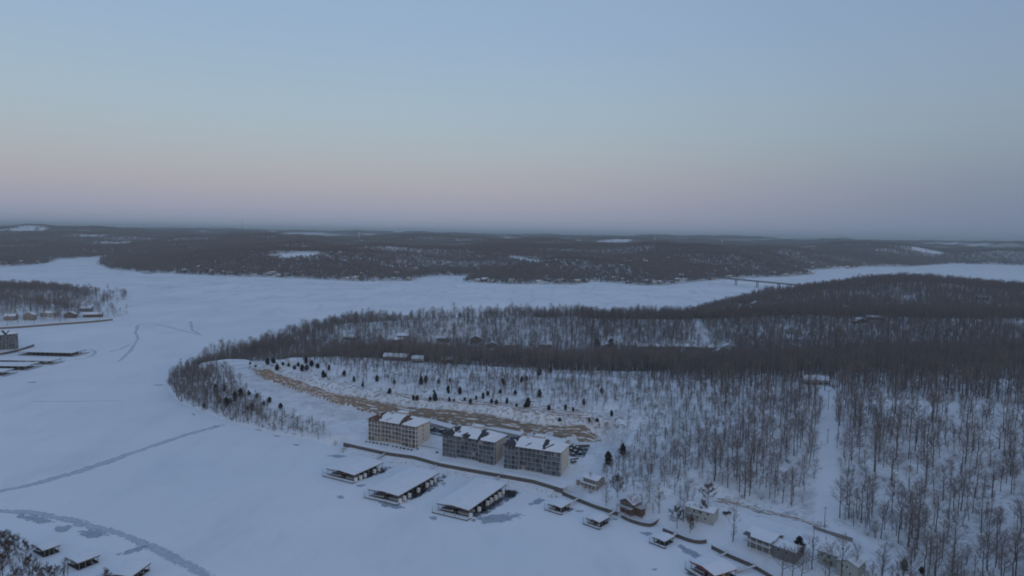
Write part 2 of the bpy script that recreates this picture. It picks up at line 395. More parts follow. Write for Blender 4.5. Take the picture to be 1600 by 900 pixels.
def T(px, py, t0=230.0, t1=6000.0):
    """first point of the ground (or ice) on the sight line through a pixel of the photograph"""
    r = ray(px, py); k = math.hypot(r[0], r[1])
    ds = np.concatenate([np.arange(t0, 1500, 1.5), np.arange(1500, t1, 8.0)])
    x = r[0] / k * ds; y = r[1] / k * ds; z = CAM_H + r[2] / k * ds
    hh = np.maximum(H(x, y), 0)
    i = np.argmax(hh >= z)
    if not (hh >= z).any(): return G(px, py, 0)
    j = max(i - 1, 0); a = z[j] - hh[j]; b = hh[i] - z[i]; f = a / (a + b + 1e-9)
    d = ds[j] + (ds[i] - ds[j]) * f
    return np.array([r[0] / k * d, r[1] / k * d, max(h1(r[0] / k * d, r[1] / k * d), 0)])
def Tl(lst): return [T(a, b) for a, b in lst]

# ------------------------------------------------------------------ ground sheets
def attr_mat_ground():
    m = bpy.data.materials.new('snowy_ground'); m.use_nodes = True
    n, l = m.node_tree.nodes, m.node_tree.links
    p = n['Principled BSDF']; p.inputs['Roughness'].default_value = 0.92; p.inputs['Specular IOR Level'].default_value = 0.12
    geo = n.new('ShaderNodeNewGeometry')
    def noise(s, d=5, ro=0.6):
        t = n.new('ShaderNodeTexNoise'); t.inputs['Scale'].default_value = s; t.inputs['Detail'].default_value = d; t.inputs['Roughness'].default_value = ro
        l.new(geo.outputs['Position'], t.inputs['Vector']); return t.outputs[0]
    def mrange(v, a, b, c=0.0, d=1.0):
        r = n.new('ShaderNodeMapRange'); r.inputs[1].default_value = a; r.inputs[2].default_value = b; r.inputs[3].default_value = c; r.inputs[4].default_value = d
        l.new(v, r.inputs[0]); return r.outputs[0]
    def math2(op, a, b):
        q = n.new('ShaderNodeMath'); q.operation = op
        for i, v in enumerate((a, b)):
            if isinstance(v, float): q.inputs[i].default_value = v
            else: l.new(v, q.inputs[i])
        return q.outputs[0]
    def mix(f, a, b):
        x = n.new('ShaderNodeMix'); x.data_type = 'RGBA'
        l.new(f, x.inputs[0])
        for i, v in ((6, a), (7, b)):
            if isinstance(v, tuple): x.inputs[i].default_value = (*v, 1)
            else: l.new(v, x.inputs[i])
        return x.outputs[2]
    fo = n.new('ShaderNodeAttribute'); fo.attribute_name = 'litter'
    rk = n.new('ShaderNodeAttribute'); rk.attribute_name = 'rocky'
    snow = mix(mrange(noise(0.05), 0.3, 0.7), (0.86, 0.88, 0.90), (0.77, 0.80, 0.85))
    # leaf litter, fallen sticks and grass tips that poke through the snow
    sp = math2('MULTIPLY', mrange(noise(0.55, 6, 0.72), 0.52, 0.66), fo.outputs['Fac'])
    sp2 = math2('MULTIPLY', mrange(noise(0.08, 4), 0.42, 0.66), fo.outputs['Fac'])
    c = mix(math2('MULTIPLY', sp, 0.55), snow, (0.16, 0.13, 0.11))
    c = mix(math2('MULTIPLY', sp2, 0.42), c, (0.20, 0.175, 0.16))
    # bare ledges
    sep = n.new('ShaderNodeSeparateXYZ'); l.new(geo.outputs['Position'], sep.inputs[0])
    rr = math2('MULTIPLY', mrange(noise(0.33, 6, 0.7), 0.50, 0.56), rk.outputs['Fac'])
    rockc = mix(mrange(noise(0.25), 0.35, 0.7), (0.25, 0.20, 0.155), (0.14, 0.12, 0.105))
    c = mix(rr, c, rockc)
    l.new(c, p.inputs['Base Color'])
    b = n.new('ShaderNodeBump'); b.inputs['Strength'].default_value = 0.5; b.inputs['Distance'].default_value = 0.5
    l.new(noise(0.35, 6, 0.65), b.inputs['Height']); l.new(b.outputs[0], p.inputs['Normal'])
    return m
M_ground = attr_mat_ground()

def attr_mat_far():
    m = bpy.data.materials.new('far_wooded_hills'); m.use_nodes = True
    n, l = m.node_tree.nodes, m.node_tree.links
    p = n['Principled BSDF']; p.inputs['Roughness'].default_value = 0.95; p.inputs['Specular IOR Level'].default_value = 0.05
    at = n.new('ShaderNodeAttribute'); at.attribute_name = 'open'
    geo = n.new('ShaderNodeNewGeometry')
    t = n.new('ShaderNodeTexNoise'); t.inputs['Scale'].default_value = 0.012; t.inputs['Detail'].default_value = 6; t.inputs['Roughness'].default_value = 0.7
    l.new(geo.outputs['Position'], t.inputs['Vector'])
    mr = n.new('ShaderNodeMapRange'); mr.inputs[1].default_value = 0.38; mr.inputs[2].default_value = 0.68; l.new(t.outputs[0], mr.inputs[0])
    a = n.new('ShaderNodeMix'); a.data_type = 'RGBA'; a.inputs[6].default_value = (0.070, 0.060, 0.058, 1); a.inputs[7].default_value = (0.15, 0.14, 0.14, 1)
    l.new(mr.outputs[0], a.inputs[0])
    b = n.new('ShaderNodeMix'); b.data_type = 'RGBA'; b.inputs[7].default_value = (0.74, 0.76, 0.80, 1)
    l.new(at.outputs['Fac'], b.inputs[0]); l.new(a.outputs[2], b.inputs[6])
    l.new(b.outputs[2], p.inputs['Base Color'])
    return m
M_far = attr_mat_far()

def sheet(name, xs, ys, hfun, material, attrs=None, keep=None):
    X, Y = np.meshgrid(xs, ys)
    Z = hfun(X, Y)
    nx, ny = len(xs), len(ys)
    idx = np.arange(nx * ny).reshape(ny, nx)
    q = np.stack([idx[:-1, :-1], idx[:-1, 1:], idx[1:, 1:], idx[1:, :-1]], -1).reshape(-1, 4)
    if keep is not None:
        k = keep(X, Y, Z).ravel()[q].any(1); q = q[k]
    me = bpy.data.meshes.new(name)
    me.vertices.add(nx * ny); me.vertices.foreach_set('co', np.stack([X, Y, Z], -1).astype(np.float32).ravel())
    me.loops.add(len(q) * 4); me.loops.foreach_set('vertex_index', q.astype(np.int32).ravel())
    me.polygons.add(len(q)); me.polygons.foreach_set('loop_start', np.arange(0, len(q) * 4, 4, dtype=np.int32))
    me.polygons.foreach_set('use_smooth', np.ones(len(q), bool))
    for k, fn in (attrs or {}).items():
        a = me.attributes.new(k, 'FLOAT', 'POINT'); a.data.foreach_set('value', fn(X, Y, Z).astype(np.float32).ravel())
    me.materials.append(material); me.update(); me.validate()
    o = link(name, me)
    return tag(o, kind='structure')

# clearings (world polygons and lines, read off the ground)
CORRIDOR = [T(a, b)[:2] for a, b in [(1272, 812), (1309, 812), (1305, 700), (1303, 613), (1286, 613), (1281, 700)]]
RIDGE_ROAD = [T(a, b) for a, b in [(745, 572), (790, 579), (840, 585), (900, 588), (960, 593), (1042, 601)]]
RIGHT_ROAD = [T(a, b) for a, b in [(1366, 629), (1440, 634), (1520, 638), (1600, 643)]]
RIGHT_ROAD2 = [T(a, b) for a, b in [(1490, 592), (1540, 596), (1600, 597)]]
DRIVE = [T(a, b) for a, b in [(1086, 503), (1091, 515), (1098, 528), (1106, 540), (1130, 545)]]
SHORE_ROAD = [T(a, b) for a, b in [(1105, 776), (1140, 790), (1190, 800), (1235, 815), (1275, 828), (1320, 842), (1365, 862), (1400, 890)]]
CLIFF_SWATH = [T(a, b) for a, b in [(838, 597), (850, 620), (872, 650)]]
LOW_ROAD = [T(a, b) for a, b in [(545, 583), (620, 585), (700, 586), (760, 584)]]
HOUSES = {}     # clear ground kept round the houses, filled in below
CLEAR_PTS = [T(a, b)[:2] for a, b in [(926, 757), (982, 783), (1097, 803), (1205, 846), (1240, 856), (1308, 876), (1330, 880), (1120, 830), (1170, 860), (1240, 890), (1060, 815), (1050, 800),
                                      (900, 745), (905, 760), (940, 770), (1155, 815), (1180, 830), (1100, 812), (1345, 865), (1360, 885), (1290, 850), (1260, 840)]]
MIDH = [(536, 531, 18, 4), (620, 531, 16, 6), (735, 537, 14, 7), (682, 534, 16, 5), (599, 563, 22, 4), (644, 567, 10, 4), (690, 567, 12, 4), (734, 564, 12, 5), (612, 537, 14, 5), (503, 557, 14, 5),
        (942, 547, 18, 5), (997, 549, 16, 6), (1020, 549, 18, 6), (1045, 549, 18, 6), (1070, 550, 20, 7), (1092, 552, 24, 7), (1114, 559, 16, 6), (1127, 549, 16, 5), (1121, 563, 16, 6), (816, 571, 16, 5), (876, 565, 14, 6), (902, 567, 14, 6),
        (789, 545, 14, 5), (1227, 521, 16, 5), (1355, 500, 22, 4), (1316, 487, 18, 5), (1337, 506, 18, 3), (1530, 469, 22, 5), (1176, 479, 18, 5), (1138, 479, 18, 5), (1344, 447, 18, 5), (560, 558, 14, 4), (670, 563, 14, 4), (760, 545, 14, 5), (845, 545, 14, 5), (1257, 601, 18, 4)]
MIDP = [T(a, b) for a, b, c, d in MIDH]
CLEAR_MID = [(p[0] + dx, p[1] + dy) for p in MIDP for dx, dy in ((5, 4), (4, -10))]
def density(x, y):
    """how much wood stands on the main land, 0 to 1"""
    x = np.asarray(x, float); y = np.asarray(y, float)
    d = sstep(2, 6, polydist(MAIN, x, y))
    d = d * (1 - sstep(-4, -1, polydist(BENCH, x, y)))
    cl = linedist(CLIFF, x, y)
    d = d * (0.03 + 0.97 * sstep(18, 42, cl))
    d = d * sstep(0.2, 2.0, -polydist(CORRIDOR, x, y))
    for ln, w in ((RIDGE_ROAD, 9), (RIGHT_ROAD, 6.5), (RIGHT_ROAD2, 11), (DRIVE, 5), (SHORE_ROAD, 9), (CLIFF_SWATH, 6), (LOW_ROAD, 4)):
        d = d * sstep(w - 1.5, w + 2, linedist(ln, x, y))
    for px, py in CLEAR_PTS:
        d = d * sstep(8, 12, np.hypot(x - px, y - py))
    for px, py in CLEAR_MID:
        k = (np.abs(x - px) < 14) & (np.abs(y - py) < 14)
        d = np.where(k, d * (.12 + .88 * sstep(6, 12, np.hypot(x - px, y - py))), d)
    return d
def litter(X, Y, Z):
    return np.clip(density(X, Y) * 1.0 + 0.75 * (1 - sstep(10, 75, linedist(CLIFF, X, Y))), 0, 1) * sstep(0.5, 2, Z)
def rocky(X, Y, Z):
    sb = polydist(BENCH, X, Y)
    a = (1 - sstep(8, 26, linedist(CLIFF, X, Y))) * sstep(1, 5, -sb) * sstep(15, 19, Z) * 0.8 * sstep(-160, 0, X + 60)
    b = (1 - sstep(2, 6, linedist(CUTBANK, X, Y)))
    return np.clip(a + b, 0, 1)
CUTBANK = [T(a, b) for a, b in [(1125, 780), (1160, 789), (1195, 799), (1225, 806), (1262, 815), (1277, 822)]]

near_x = np.arange(-420, 640, 3.5); near_y = np.arange(225, 1010, 3.5)
sheet('ground', near_x, near_y, lambda X, Y: H(X, Y), M_ground, {'litter': litter, 'rocky': rocky}, keep=lambda X, Y, Z: Z > -1.2)
def mid_h(X, Y):
    z = H(X, Y)
    ins = (X > -410) & (X < 625) & (Y > 232) & (Y < 1000)
    return np.where(ins, np.minimum(z, 0) - 12, z)
mid_x = np.arange(-2000, 3000, 14.0); mid_y = np.arange(80, 1990, 14.0)
g2 = sheet('ground', mid_x, mid_y, mid_h, M_ground, {'litter': lambda X, Y, Z: 0.8 * sstep(1, 4, Z)}, keep=lambda X, Y, Z: Z > -5.9)
def far_thin(x, y):
    return sstep(.53, .68, fbm(x / 480 + 5, y / 300, 77, 3))
def far_open(x, y):
    """clearings, fields and town lots among the far woods"""
    r = np.hypot(x, y)
    f = sstep(0.66, 0.72, fbm(x / 420, y / 300, 51, 4)) * 0.9
    far = sstep(0.60, 0.66, fbm(x / 1100, y / 500, 57, 4)) * sstep(6000, 11000, r)
    return np.clip(f * sstep(2700, 3600, r) + far, 0, 1)
FIELDS = [[T(a, b)[:2] for a, b in [(425, 402), (440, 396), (470, 394), (500, 394), (497, 400), (455, 405)]],
          [T(a, b)[:2] for a, b in [(790, 399), (815, 403), (840, 407), (868, 409), (835, 411), (800, 407)]],
          [T(a, b)[:2] for a, b in [(438, 389), (458, 387), (490, 387), (470, 391)]],
          [T(a, b)[:2] for a, b in [(600, 388), (622, 390), (612, 392)]]]
def far_open_all(X, Y):
    o = far_open(X, Y)
    for f in FIELDS: o = np.maximum(o, sstep(-10, 5, polydist(f, X, Y)))
    return o
def fx(y): return None
fy1 = np.arange(1950, 6600, 30.0); fx1 = np.arange(-6000, 6600, 30.0)
sheet('far_ground', fx1, fy1, lambda X, Y: H_far(X, Y), M_ground, {'litter': lambda X, Y, Z: 1.9 * (1 - far_open_all(X, Y))}, keep=lambda X, Y, Z: (Z > -5.9) & (np.abs(X) < Y * 0.95 + 600))
def hills_h(X, Y):
    z = H_far(X, Y)
    o = far_open(X, Y)
    return z + (7 + 9 * rng.random(X.shape)) * (1 - o)
fy2 = np.concatenate([np.arange(6500, 12000, 45.0), np.arange(12000, 22000, 110.0), np.arange(22000, 38000, 400.0)])
fx2 = np.concatenate([np.arange(-30000, -9000, 350.0), np.arange(-9000, 9000, 60.0), np.arange(9000, 30001, 350.0)])
sheet('far_hills', fx2, fy2, hills_h, M_far, {'open': lambda X, Y, Z: far_open(X, Y)}, keep=lambda X, Y, Z: np.abs(X) < Y * 0.95 + 900)

# ------------------------------------------------------------------ the frozen lake
def lake_material():
    m = bpy.data.materials.new('snow_covered_ice'); m.use_nodes = True
    n, l = m.node_tree.nodes, m.node_tree.links
    p = n['Principled BSDF']; p.inputs['Roughness'].default_value = 0.75; p.inputs['Specular IOR Level'].default_value = 0.25
    geo = n.new('ShaderNodeNewGeometry')
    mp = n.new('ShaderNodeMapping'); mp.inputs['Scale'].default_value = (1.0, 0.35, 1.0); l.new(geo.outputs['Position'], mp.inputs[0])
    def noise(s, d, vec, ro=0.55):
        t = n.new('ShaderNodeTexNoise'); t.inputs['Scale'].default_value = s; t.inputs['Detail'].default_value = d; t.inputs['Roughness'].default_value = ro
        l.new(vec, t.inputs['Vector']); return t.outputs[0]
    def mrange(v, a, b, c=0.0, d=1.0):
        r = n.new('ShaderNodeMapRange'); r.inputs[1].default_value = a; r.inputs[2].default_value = b; r.inputs[3].default_value = c; r.inputs[4].default_value = d
        l.new(v, r.inputs[0]); return r.outputs[0]
    def mix(f, a, b):
        x = n.new('ShaderNodeMix'); x.data_type = 'RGBA'; l.new(f, x.inputs[0])
        for i, v in ((6, a), (7, b)):
            if isinstance(v, tuple): x.inputs[i].default_value = (*v, 1)
            else: l.new(v, x.inputs[i])
        return x.outputs[2]
    c = mix(mrange(noise(0.006, 4, geo.outputs['Position']), 0.35, 0.7), (0.87, 0.89, 0.91), (0.75, 0.79, 0.84))
    c = mix(mrange(noise(0.03, 6, mp.outputs[0], 0.7), 0.50, 0.72, 0.0, 0.5), c, (0.62, 0.67, 0.73))
    # old floes frozen together on the main channel
    v = n.new('ShaderNodeTexVoronoi'); v.feature = 'DISTANCE_TO_EDGE'; v.inputs['Scale'].default_value = 0.018
    l.new(mp.outputs[0], v.inputs['Vector'])
    sep = n.new('ShaderNodeSeparateXYZ'); l.new(geo.outputs['Position'], sep.inputs[0])
    far = mrange(sep.outputs['Y'], 900, 1600)
    e = mrange(v.outputs['Distance'], 0.10, 0.0)
    q = n.new('ShaderNodeMath'); q.operation = 'MULTIPLY'; l.new(far, q.inputs[0]); l.new(e, q.inputs[1])
    q2 = n.new('ShaderNodeMath'); q2.operation = 'MULTIPLY'; l.new(q.outputs[0], q2.inputs[0]); l.new(mrange(noise(0.01, 3, geo.outputs['Position']), 0.45, 0.6, 0.0, 0.45), q2.inputs[1])
    c = mix(q2.outputs[0], c, (0.45, 0.51, 0.58))
    l.new(c, p.inputs['Base Color'])
    b = n.new('ShaderNodeBump'); b.inputs['Strength'].default_value = 0.25; b.inputs['Distance'].default_value = 0.3
    l.new(noise(0.2, 6, geo.outputs['Position'], 0.65), b.inputs['Height']); l.new(b.outputs[0], p.inputs['Normal'])
    return m
lx = np.concatenate([np.arange(-12000, -1500, 1500.0), np.arange(-1500, 1501, 150.0), np.arange(3000, 15000, 1500.0)])
lake = sheet('lake_ice', lx, np.concatenate([np.arange(20, 3000, 150.0), np.arange(3000, 9000, 1500.0)]), lambda X, Y: np.zeros_like(X), lake_material())

def slush_material(name, col, rough, seed, thr=0.42, sc_=0.28, amp=4.2):
    m = bpy.data.materials.new(name); m.use_nodes = True
    n, l = m.node_tree.nodes, m.node_tree.links
    p = n['Principled BSDF']; p.inputs['Base Color'].default_value = (*col, 1); p.inputs['Roughness'].default_value = rough; p.inputs['Specular IOR Level'].default_value = 0.4
    at = n.new('ShaderNodeAttribute'); at.attribute_name = 'core'
    geo = n.new('ShaderNodeNewGeometry')
    t = n.new('ShaderNodeTexNoise'); t.inputs['Scale'].default_value = sc_; t.inputs['Detail'].default_value = 7; t.inputs['Roughness'].default_value = 0.68
    t.noise_dimensions = '4D'; t.inputs['W'].default_value = seed
    l.new(geo.outputs['Position'], t.inputs['Vector'])
    ad = n.new('ShaderNodeMath'); ad.operation = 'MULTIPLY_ADD'; l.new(t.outputs[0], ad.inputs[0]); ad.inputs[1].default_value = amp; l.new(at.outputs['Fac'], ad.inputs[2])
    mr = n.new('ShaderNodeMapRange'); mr.interpolation_type = 'SMOOTHSTEP'
    mr.inputs[1].default_value = thr + amp / 2 - .25; mr.inputs[2].default_value = thr + amp / 2 + .65; l.new(ad.outputs[0], mr.inputs[0])
    tr = n.new('ShaderNodeBsdfTransparent'); mx = n.new('ShaderNodeMixShader')
    l.new(mr.outputs[0], mx.inputs[0]); l.new(tr.outputs[0], mx.inputs[1]); l.new(p.outputs[0], mx.inputs[2])
    l.new(mx.outputs[0], n['Material Output'].inputs[0])
    return m
M_slush = slush_material('grey_refrozen_slush', (0.36, 0.42, 0.48), 0.5, 1.0)
M_lead = slush_material('refrozen_lead', (0.50, 0.56, 0.62), 0.55, 5.0, 0.16, 0.3, 3.2)
M_slushdark = slush_material('dark_thin_ice', (0.12, 0.16, 0.195), 0.35, 2.0)
M_water = slush_material('open_black_water', (0.014, 0.018, 0.022), 0.12, 3.0, 0.30, 0.2)
def ice_patch(poly_px, material, z, name='thin_ice_patch'):
    pts = [G(a, b, 0)[:2] for a, b in poly_px]
    c = np.mean(pts, axis=0)
    vs, fs, core = [], [], []
    # subdivide the outline, then rings from the rim (core 0) to the middle (core 1)
    rim = []
    for i in range(len(pts)):
        a, b = np.array(pts[i]), np.array(pts[(i + 1) % len(pts)])
        for k in range(4): rim.append(a + (b - a) * k / 4)
    rim = np.array(rim); rim = (np.roll(rim, 1, 0) + rim * 2 + np.roll(rim, -1, 0)) / 4
    n = len(rim); rings = [(1.25, 0.0), (1.0, 0.38), (0.75, 0.7), (0.4, 1.0)]
    for s, k in rings:
        for p in rim: q = c + (p - c) * s; vs.append((q[0], q[1], z)); core.append(k)
    for r in range(len(rings) - 1):
        for i in range(n): fs.append((r * n + i, r * n + (i + 1) % n, (r + 1) * n + (i + 1) % n, (r + 1) * n + i))
    fs.append(tuple(range((len(rings) - 1) * n, len(rings) * n)))
    me = bpy.data.meshes.new(name); me.from_pydata(vs, [], fs)
    at = me.attributes.new('core', 'FLOAT', 'POINT'); at.data.foreach_set('value', np.array(core, np.float32))
    me.materials.append(material); me.update()
    return link(name, me, lake)
def ice_ribbon(line_px, w0, w1, material, z, name='ice_crack', wob=0.6):
    pts = [np.array(G(a, b, 0)[:2]) for a, b in line_px]
    dense = []
    for a, b in zip(pts[:-1], pts[1:]):
        k = max(2, int(np.hypot(*(b - a)) / 4))
        for j in range(k): dense.append(a + (b - a) * j / k)
    dense.append(pts[-1]); dense = np.array(dense)
    for _ in range(6): dense[1:-1] = (dense[:-2] + 2 * dense[1:-1] + dense[2:]) / 4
    n = len(dense); t = np.gradient(dense, axis=0); t /= np.linalg.norm(t, axis=1)[:, None] + 1e-9
    nrm = np.stack([-t[:, 1], t[:, 0]], 1)
    s = np.linspace(0, 1, n); w = (w0 + (w1 - w0) * s) / 2
    dense = dense + nrm * ((vnoise(s * n / 3, s * 0, 5) - .5) * wob * 2)[:, None] * w[:, None]
    w = w * (0.7 + 0.6 * vnoise(s * n / 4, s * 0 + 3, 8))
    vs, fs, core = [], [], []
    for k, cc in ((-1.6, 0.0), (-0.8, 0.5), (0, 0.9), (0.8, 0.5), (1.6, 0.0)):
        for i in range(n): q = dense[i] + nrm[i] * w[i] * k; vs.append((q[0], q[1], z)); core.append(cc * min(1, 6 * s[i] + .2, 6 * (1 - s[i]) + .2))
    for r in range(4):
        for i in range(n - 1): fs.append((r * n + i, r * n + i + 1, (r + 1) * n + i + 1, (r + 1) * n + i))
    me = bpy.data.meshes.new(name); me.from_pydata(vs, [], fs)
    at = me.attributes.new('core', 'FLOAT', 'POINT'); at.data.foreach_set('value', np.array(core, np.float32))
    me.materials.append(material); me.update()
    return link(name, me, lake)
Z1, Z2, Z3 = 0.03, 0.05, 0.07
# cracks and refrozen leads
ice_ribbon([(-40, 775), (40, 760), (110, 740), (180, 718), (240, 695), (300, 677), (352, 664)], 5.0, 3.5, M_lead, Z1)
ice_ribbon([(-60, 800), (0, 797), (60, 801), (110, 812), (160, 828), (205, 836), (245, 858), (280, 880), (315, 898), (340, 915)], 3.5, 4.0, M_lead, Z1)
ice_ribbon([(240, 506), (216, 507), (212, 520), (215, 530), (205, 548), (184, 566)], 3.0, 2.0, M_lead, Z1)
ice_ribbon([(240, 506), (262, 510), (290, 518), (316, 524)], 3, 2, M_lead, Z1)
ice_ribbon([(170, 550), (190, 545), (203, 538)], 3, 2, M_lead, Z1)
ice_ribbon([(298, 502), (300, 515), (312, 523)], 3, 2, M_lead, Z1)
ice_ribbon([(105, 563), (130, 561), (146, 555), (150, 548), (140, 546)], 2.2, 2.2, M_lead, Z1)
ice_ribbon([(50, 627), (120, 627), (200, 626)], 1.2, 0.8, M_lead, Z1)
for poly in ([(22, 803), (60, 806), (85, 816), (60, 819), (35, 812)], [(86, 822), (105, 820), (118, 823), (98, 832), (84, 832)], [(118, 834), (135, 826), (168, 830), (175, 835), (140, 842)],
             [(178, 866), (205, 858), (230, 850), (240, 852), (215, 862), (190, 868)],
             [(524, 775), (535, 774), (540, 778), (530, 780)], [(592, 784), (610, 785), (634, 793), (625, 796), (600, 792)],
             [(668, 808), (680, 807), (686, 810), (678, 814)], [(735, 811), (760, 806), (790, 801), (815, 804), (806, 812), (780, 816), (755, 818)],
             [(826, 786), (842, 778), (855, 780), (842, 787), (830, 791)], [(896, 797), (915, 798), (905, 802)], [(1000, 832), (1015, 831), (1022, 834), (1010, 838)],
             [(1060, 850), (1085, 860), (1098, 868), (1085, 872), (1065, 862)], [(508, 712), (530, 710), (545, 713), (525, 716)], [(552, 757), (575, 757), (560, 762)],
             [(395, 670), (412, 671), (405, 674)], [(330, 664), (345, 666), (338, 668)], [(425, 680), (440, 681), (432, 683)], [(298, 645), (308, 648), (303, 650)],
             [(40, 597), (58, 596), (52, 599)], [(236, 601), (258, 601), (250, 603)], [(686, 755), (700, 752), (694, 760)], [(455, 693), (470, 695), (462, 697)],
             [(215, 425), (245, 427), (230, 429)], [(1015, 888), (1030, 889), (1022, 893)]):
    ice_patch(poly, M_slush, Z2)
for poly in ([(548, 748), (575, 738), (600, 728), (612, 732), (590, 742), (566, 750)], [(618, 782), (640, 770), (668, 756), (690, 742), (700, 746), (676, 764), (648, 780), (630, 786)],
             [(728, 808), (750, 795), (780, 778), (800, 768), (812, 772), (785, 788), (755, 806), (740, 811)], [(860, 795), (885, 800), (900, 796), (884, 790)], [(920, 815), (945, 818), (965, 812), (945, 806)],
             [(574, 772), (600, 778), (622, 784), (610, 787), (580, 778)], [(506, 738), (530, 744), (552, 750), (545, 753), (515, 744)], [(1070, 888), (1120, 900), (1110, 908), (1070, 897)]):
    ice_patch(poly, M_slushdark, Z2)
for poly in ([(780, 770), (795, 765), (812, 769), (806, 775), (790, 777)], [(590, 738), (600, 734), (604, 737), (594, 741)]):
    ice_patch(poly, M_water, Z3, 'open_water_pool')
for poly in ([(640, 775), (655, 768), (668, 762), (670, 766), (655, 776), (646, 779)], [(742, 800), (762, 790), (780, 780), (782, 784), (764, 796), (750, 803)],
             [(560, 747), (575, 741), (590, 735), (592, 738), (575, 747)]):
    ice_patch(poly, M_water, Z3, 'open_water_pool')
# ------------------------------------------------------------------ the rock cut behind the blocks
def rock_material():
    m = bpy.data.materials.new('cut_limestone'); m.use_nodes = True
    n, l = m.node_tree.nodes, m.node_tree.links
    p = n['Principled BSDF']; p.inputs['Roughness'].default_value = 0.95; p.inputs['Specular IOR Level'].default_value = 0.1
    geo = n.new('ShaderNodeNewGeometry')
    def noise(s, d, vec, ro=.6):
        t = n.new('ShaderNodeTexNoise'); t.inputs['Scale'].default_value = s; t.inputs['Detail'].default_value = d; t.inputs['Roughness'].default_value = ro
        l.new(vec, t.inputs['Vector']); return t.outputs[0]
    def mrange(v, a, b):
        r = n.new('ShaderNodeMapRange'); r.inputs[1].default_value = a; r.inputs[2].default_value = b; l.new(v, r.inputs[0]); return r.outputs[0]
    def mix(f, a, b):
        x = n.new('ShaderNodeMix'); x.data_type = 'RGBA'; l.new(f, x.inputs[0])
        for i, v in ((6, a), (7, b)):
            if isinstance(v, tuple): x.inputs[i].default_value = (*v, 1)
            else: l.new(v, x.inputs[i])
        return x.outputs[2]
    mp = n.new('ShaderNodeMapping'); mp.inputs['Scale'].default_value = (.06, .06, 1.1); l.new(geo.outputs['Position'], mp.inputs[0])
    c = mix(mrange(noise(1.0, 5, mp.outputs[0]), .35, .68), (0.43, 0.335, 0.24), (0.28, 0.21, 0.155))
    c = mix(mrange(noise(.05, 3, geo.outputs['Position']), .45, .62), c, (0.38, 0.24, 0.155))
    mp2 = n.new('ShaderNodeMapping'); mp2.inputs['Scale'].default_value = (.5, .5, .08); l.new(geo.outputs['Position'], mp2.inputs[0])
    c = mix(mrange(noise(1.0, 4, mp2.outputs[0]), .55, .8), c, (0.13, 0.095, 0.075))
    at = n.new('ShaderNodeAttribute'); at.attribute_name = 'grey'
    g = n.new('ShaderNodeMath'); g.operation = 'MULTIPLY'; g.inputs[1].default_value = .62; l.new(at.outputs['Fac'], g.inputs[0])
    c = mix(g.outputs[0], c, (0.27, 0.235, 0.195))
    # snow lodged along the bedding ledges
    mp3 = n.new('ShaderNodeMapping'); mp3.inputs['Scale'].default_value = (.09, .09, .75); mp3.inputs['Location'].default_value = (3, 8, 1); l.new(geo.outputs['Position'], mp3.inputs[0])
    sep = n.new('ShaderNodeSeparateXYZ'); l.new(geo.outputs['True Normal'], sep.inputs[0])
    ns = n.new('ShaderNodeMath'); ns.operation = 'MULTIPLY_ADD'; l.new(sep.outputs['Z'], ns.inputs[0]); ns.inputs[1].default_value = .35; l.new(noise(1.0, 6, mp3.outputs[0], .7), ns.inputs[2])
    c = mix(mrange(ns.outputs[0], .645, .74), c, (0.80, 0.82, 0.85))
    l.new(c, p.inputs['Base Color'])
    return m
M_rock = rock_material()
def smooth_line(pts, step, it=4):
    pts = [np.array(p[:2], float) for p in pts]; out = []
    for a, b in zip(pts[:-1], pts[1:]):
        k = max(1, int(np.hypot(*(b - a)) / step))
        for j in range(k): out.append(a + (b - a) * j / k)
    out.append(pts[-1]); out = np.array(out)
    for _ in range(it): out[1:-1] = (out[:-2] + 2 * out[1:-1] + out[2:]) / 4
    return out
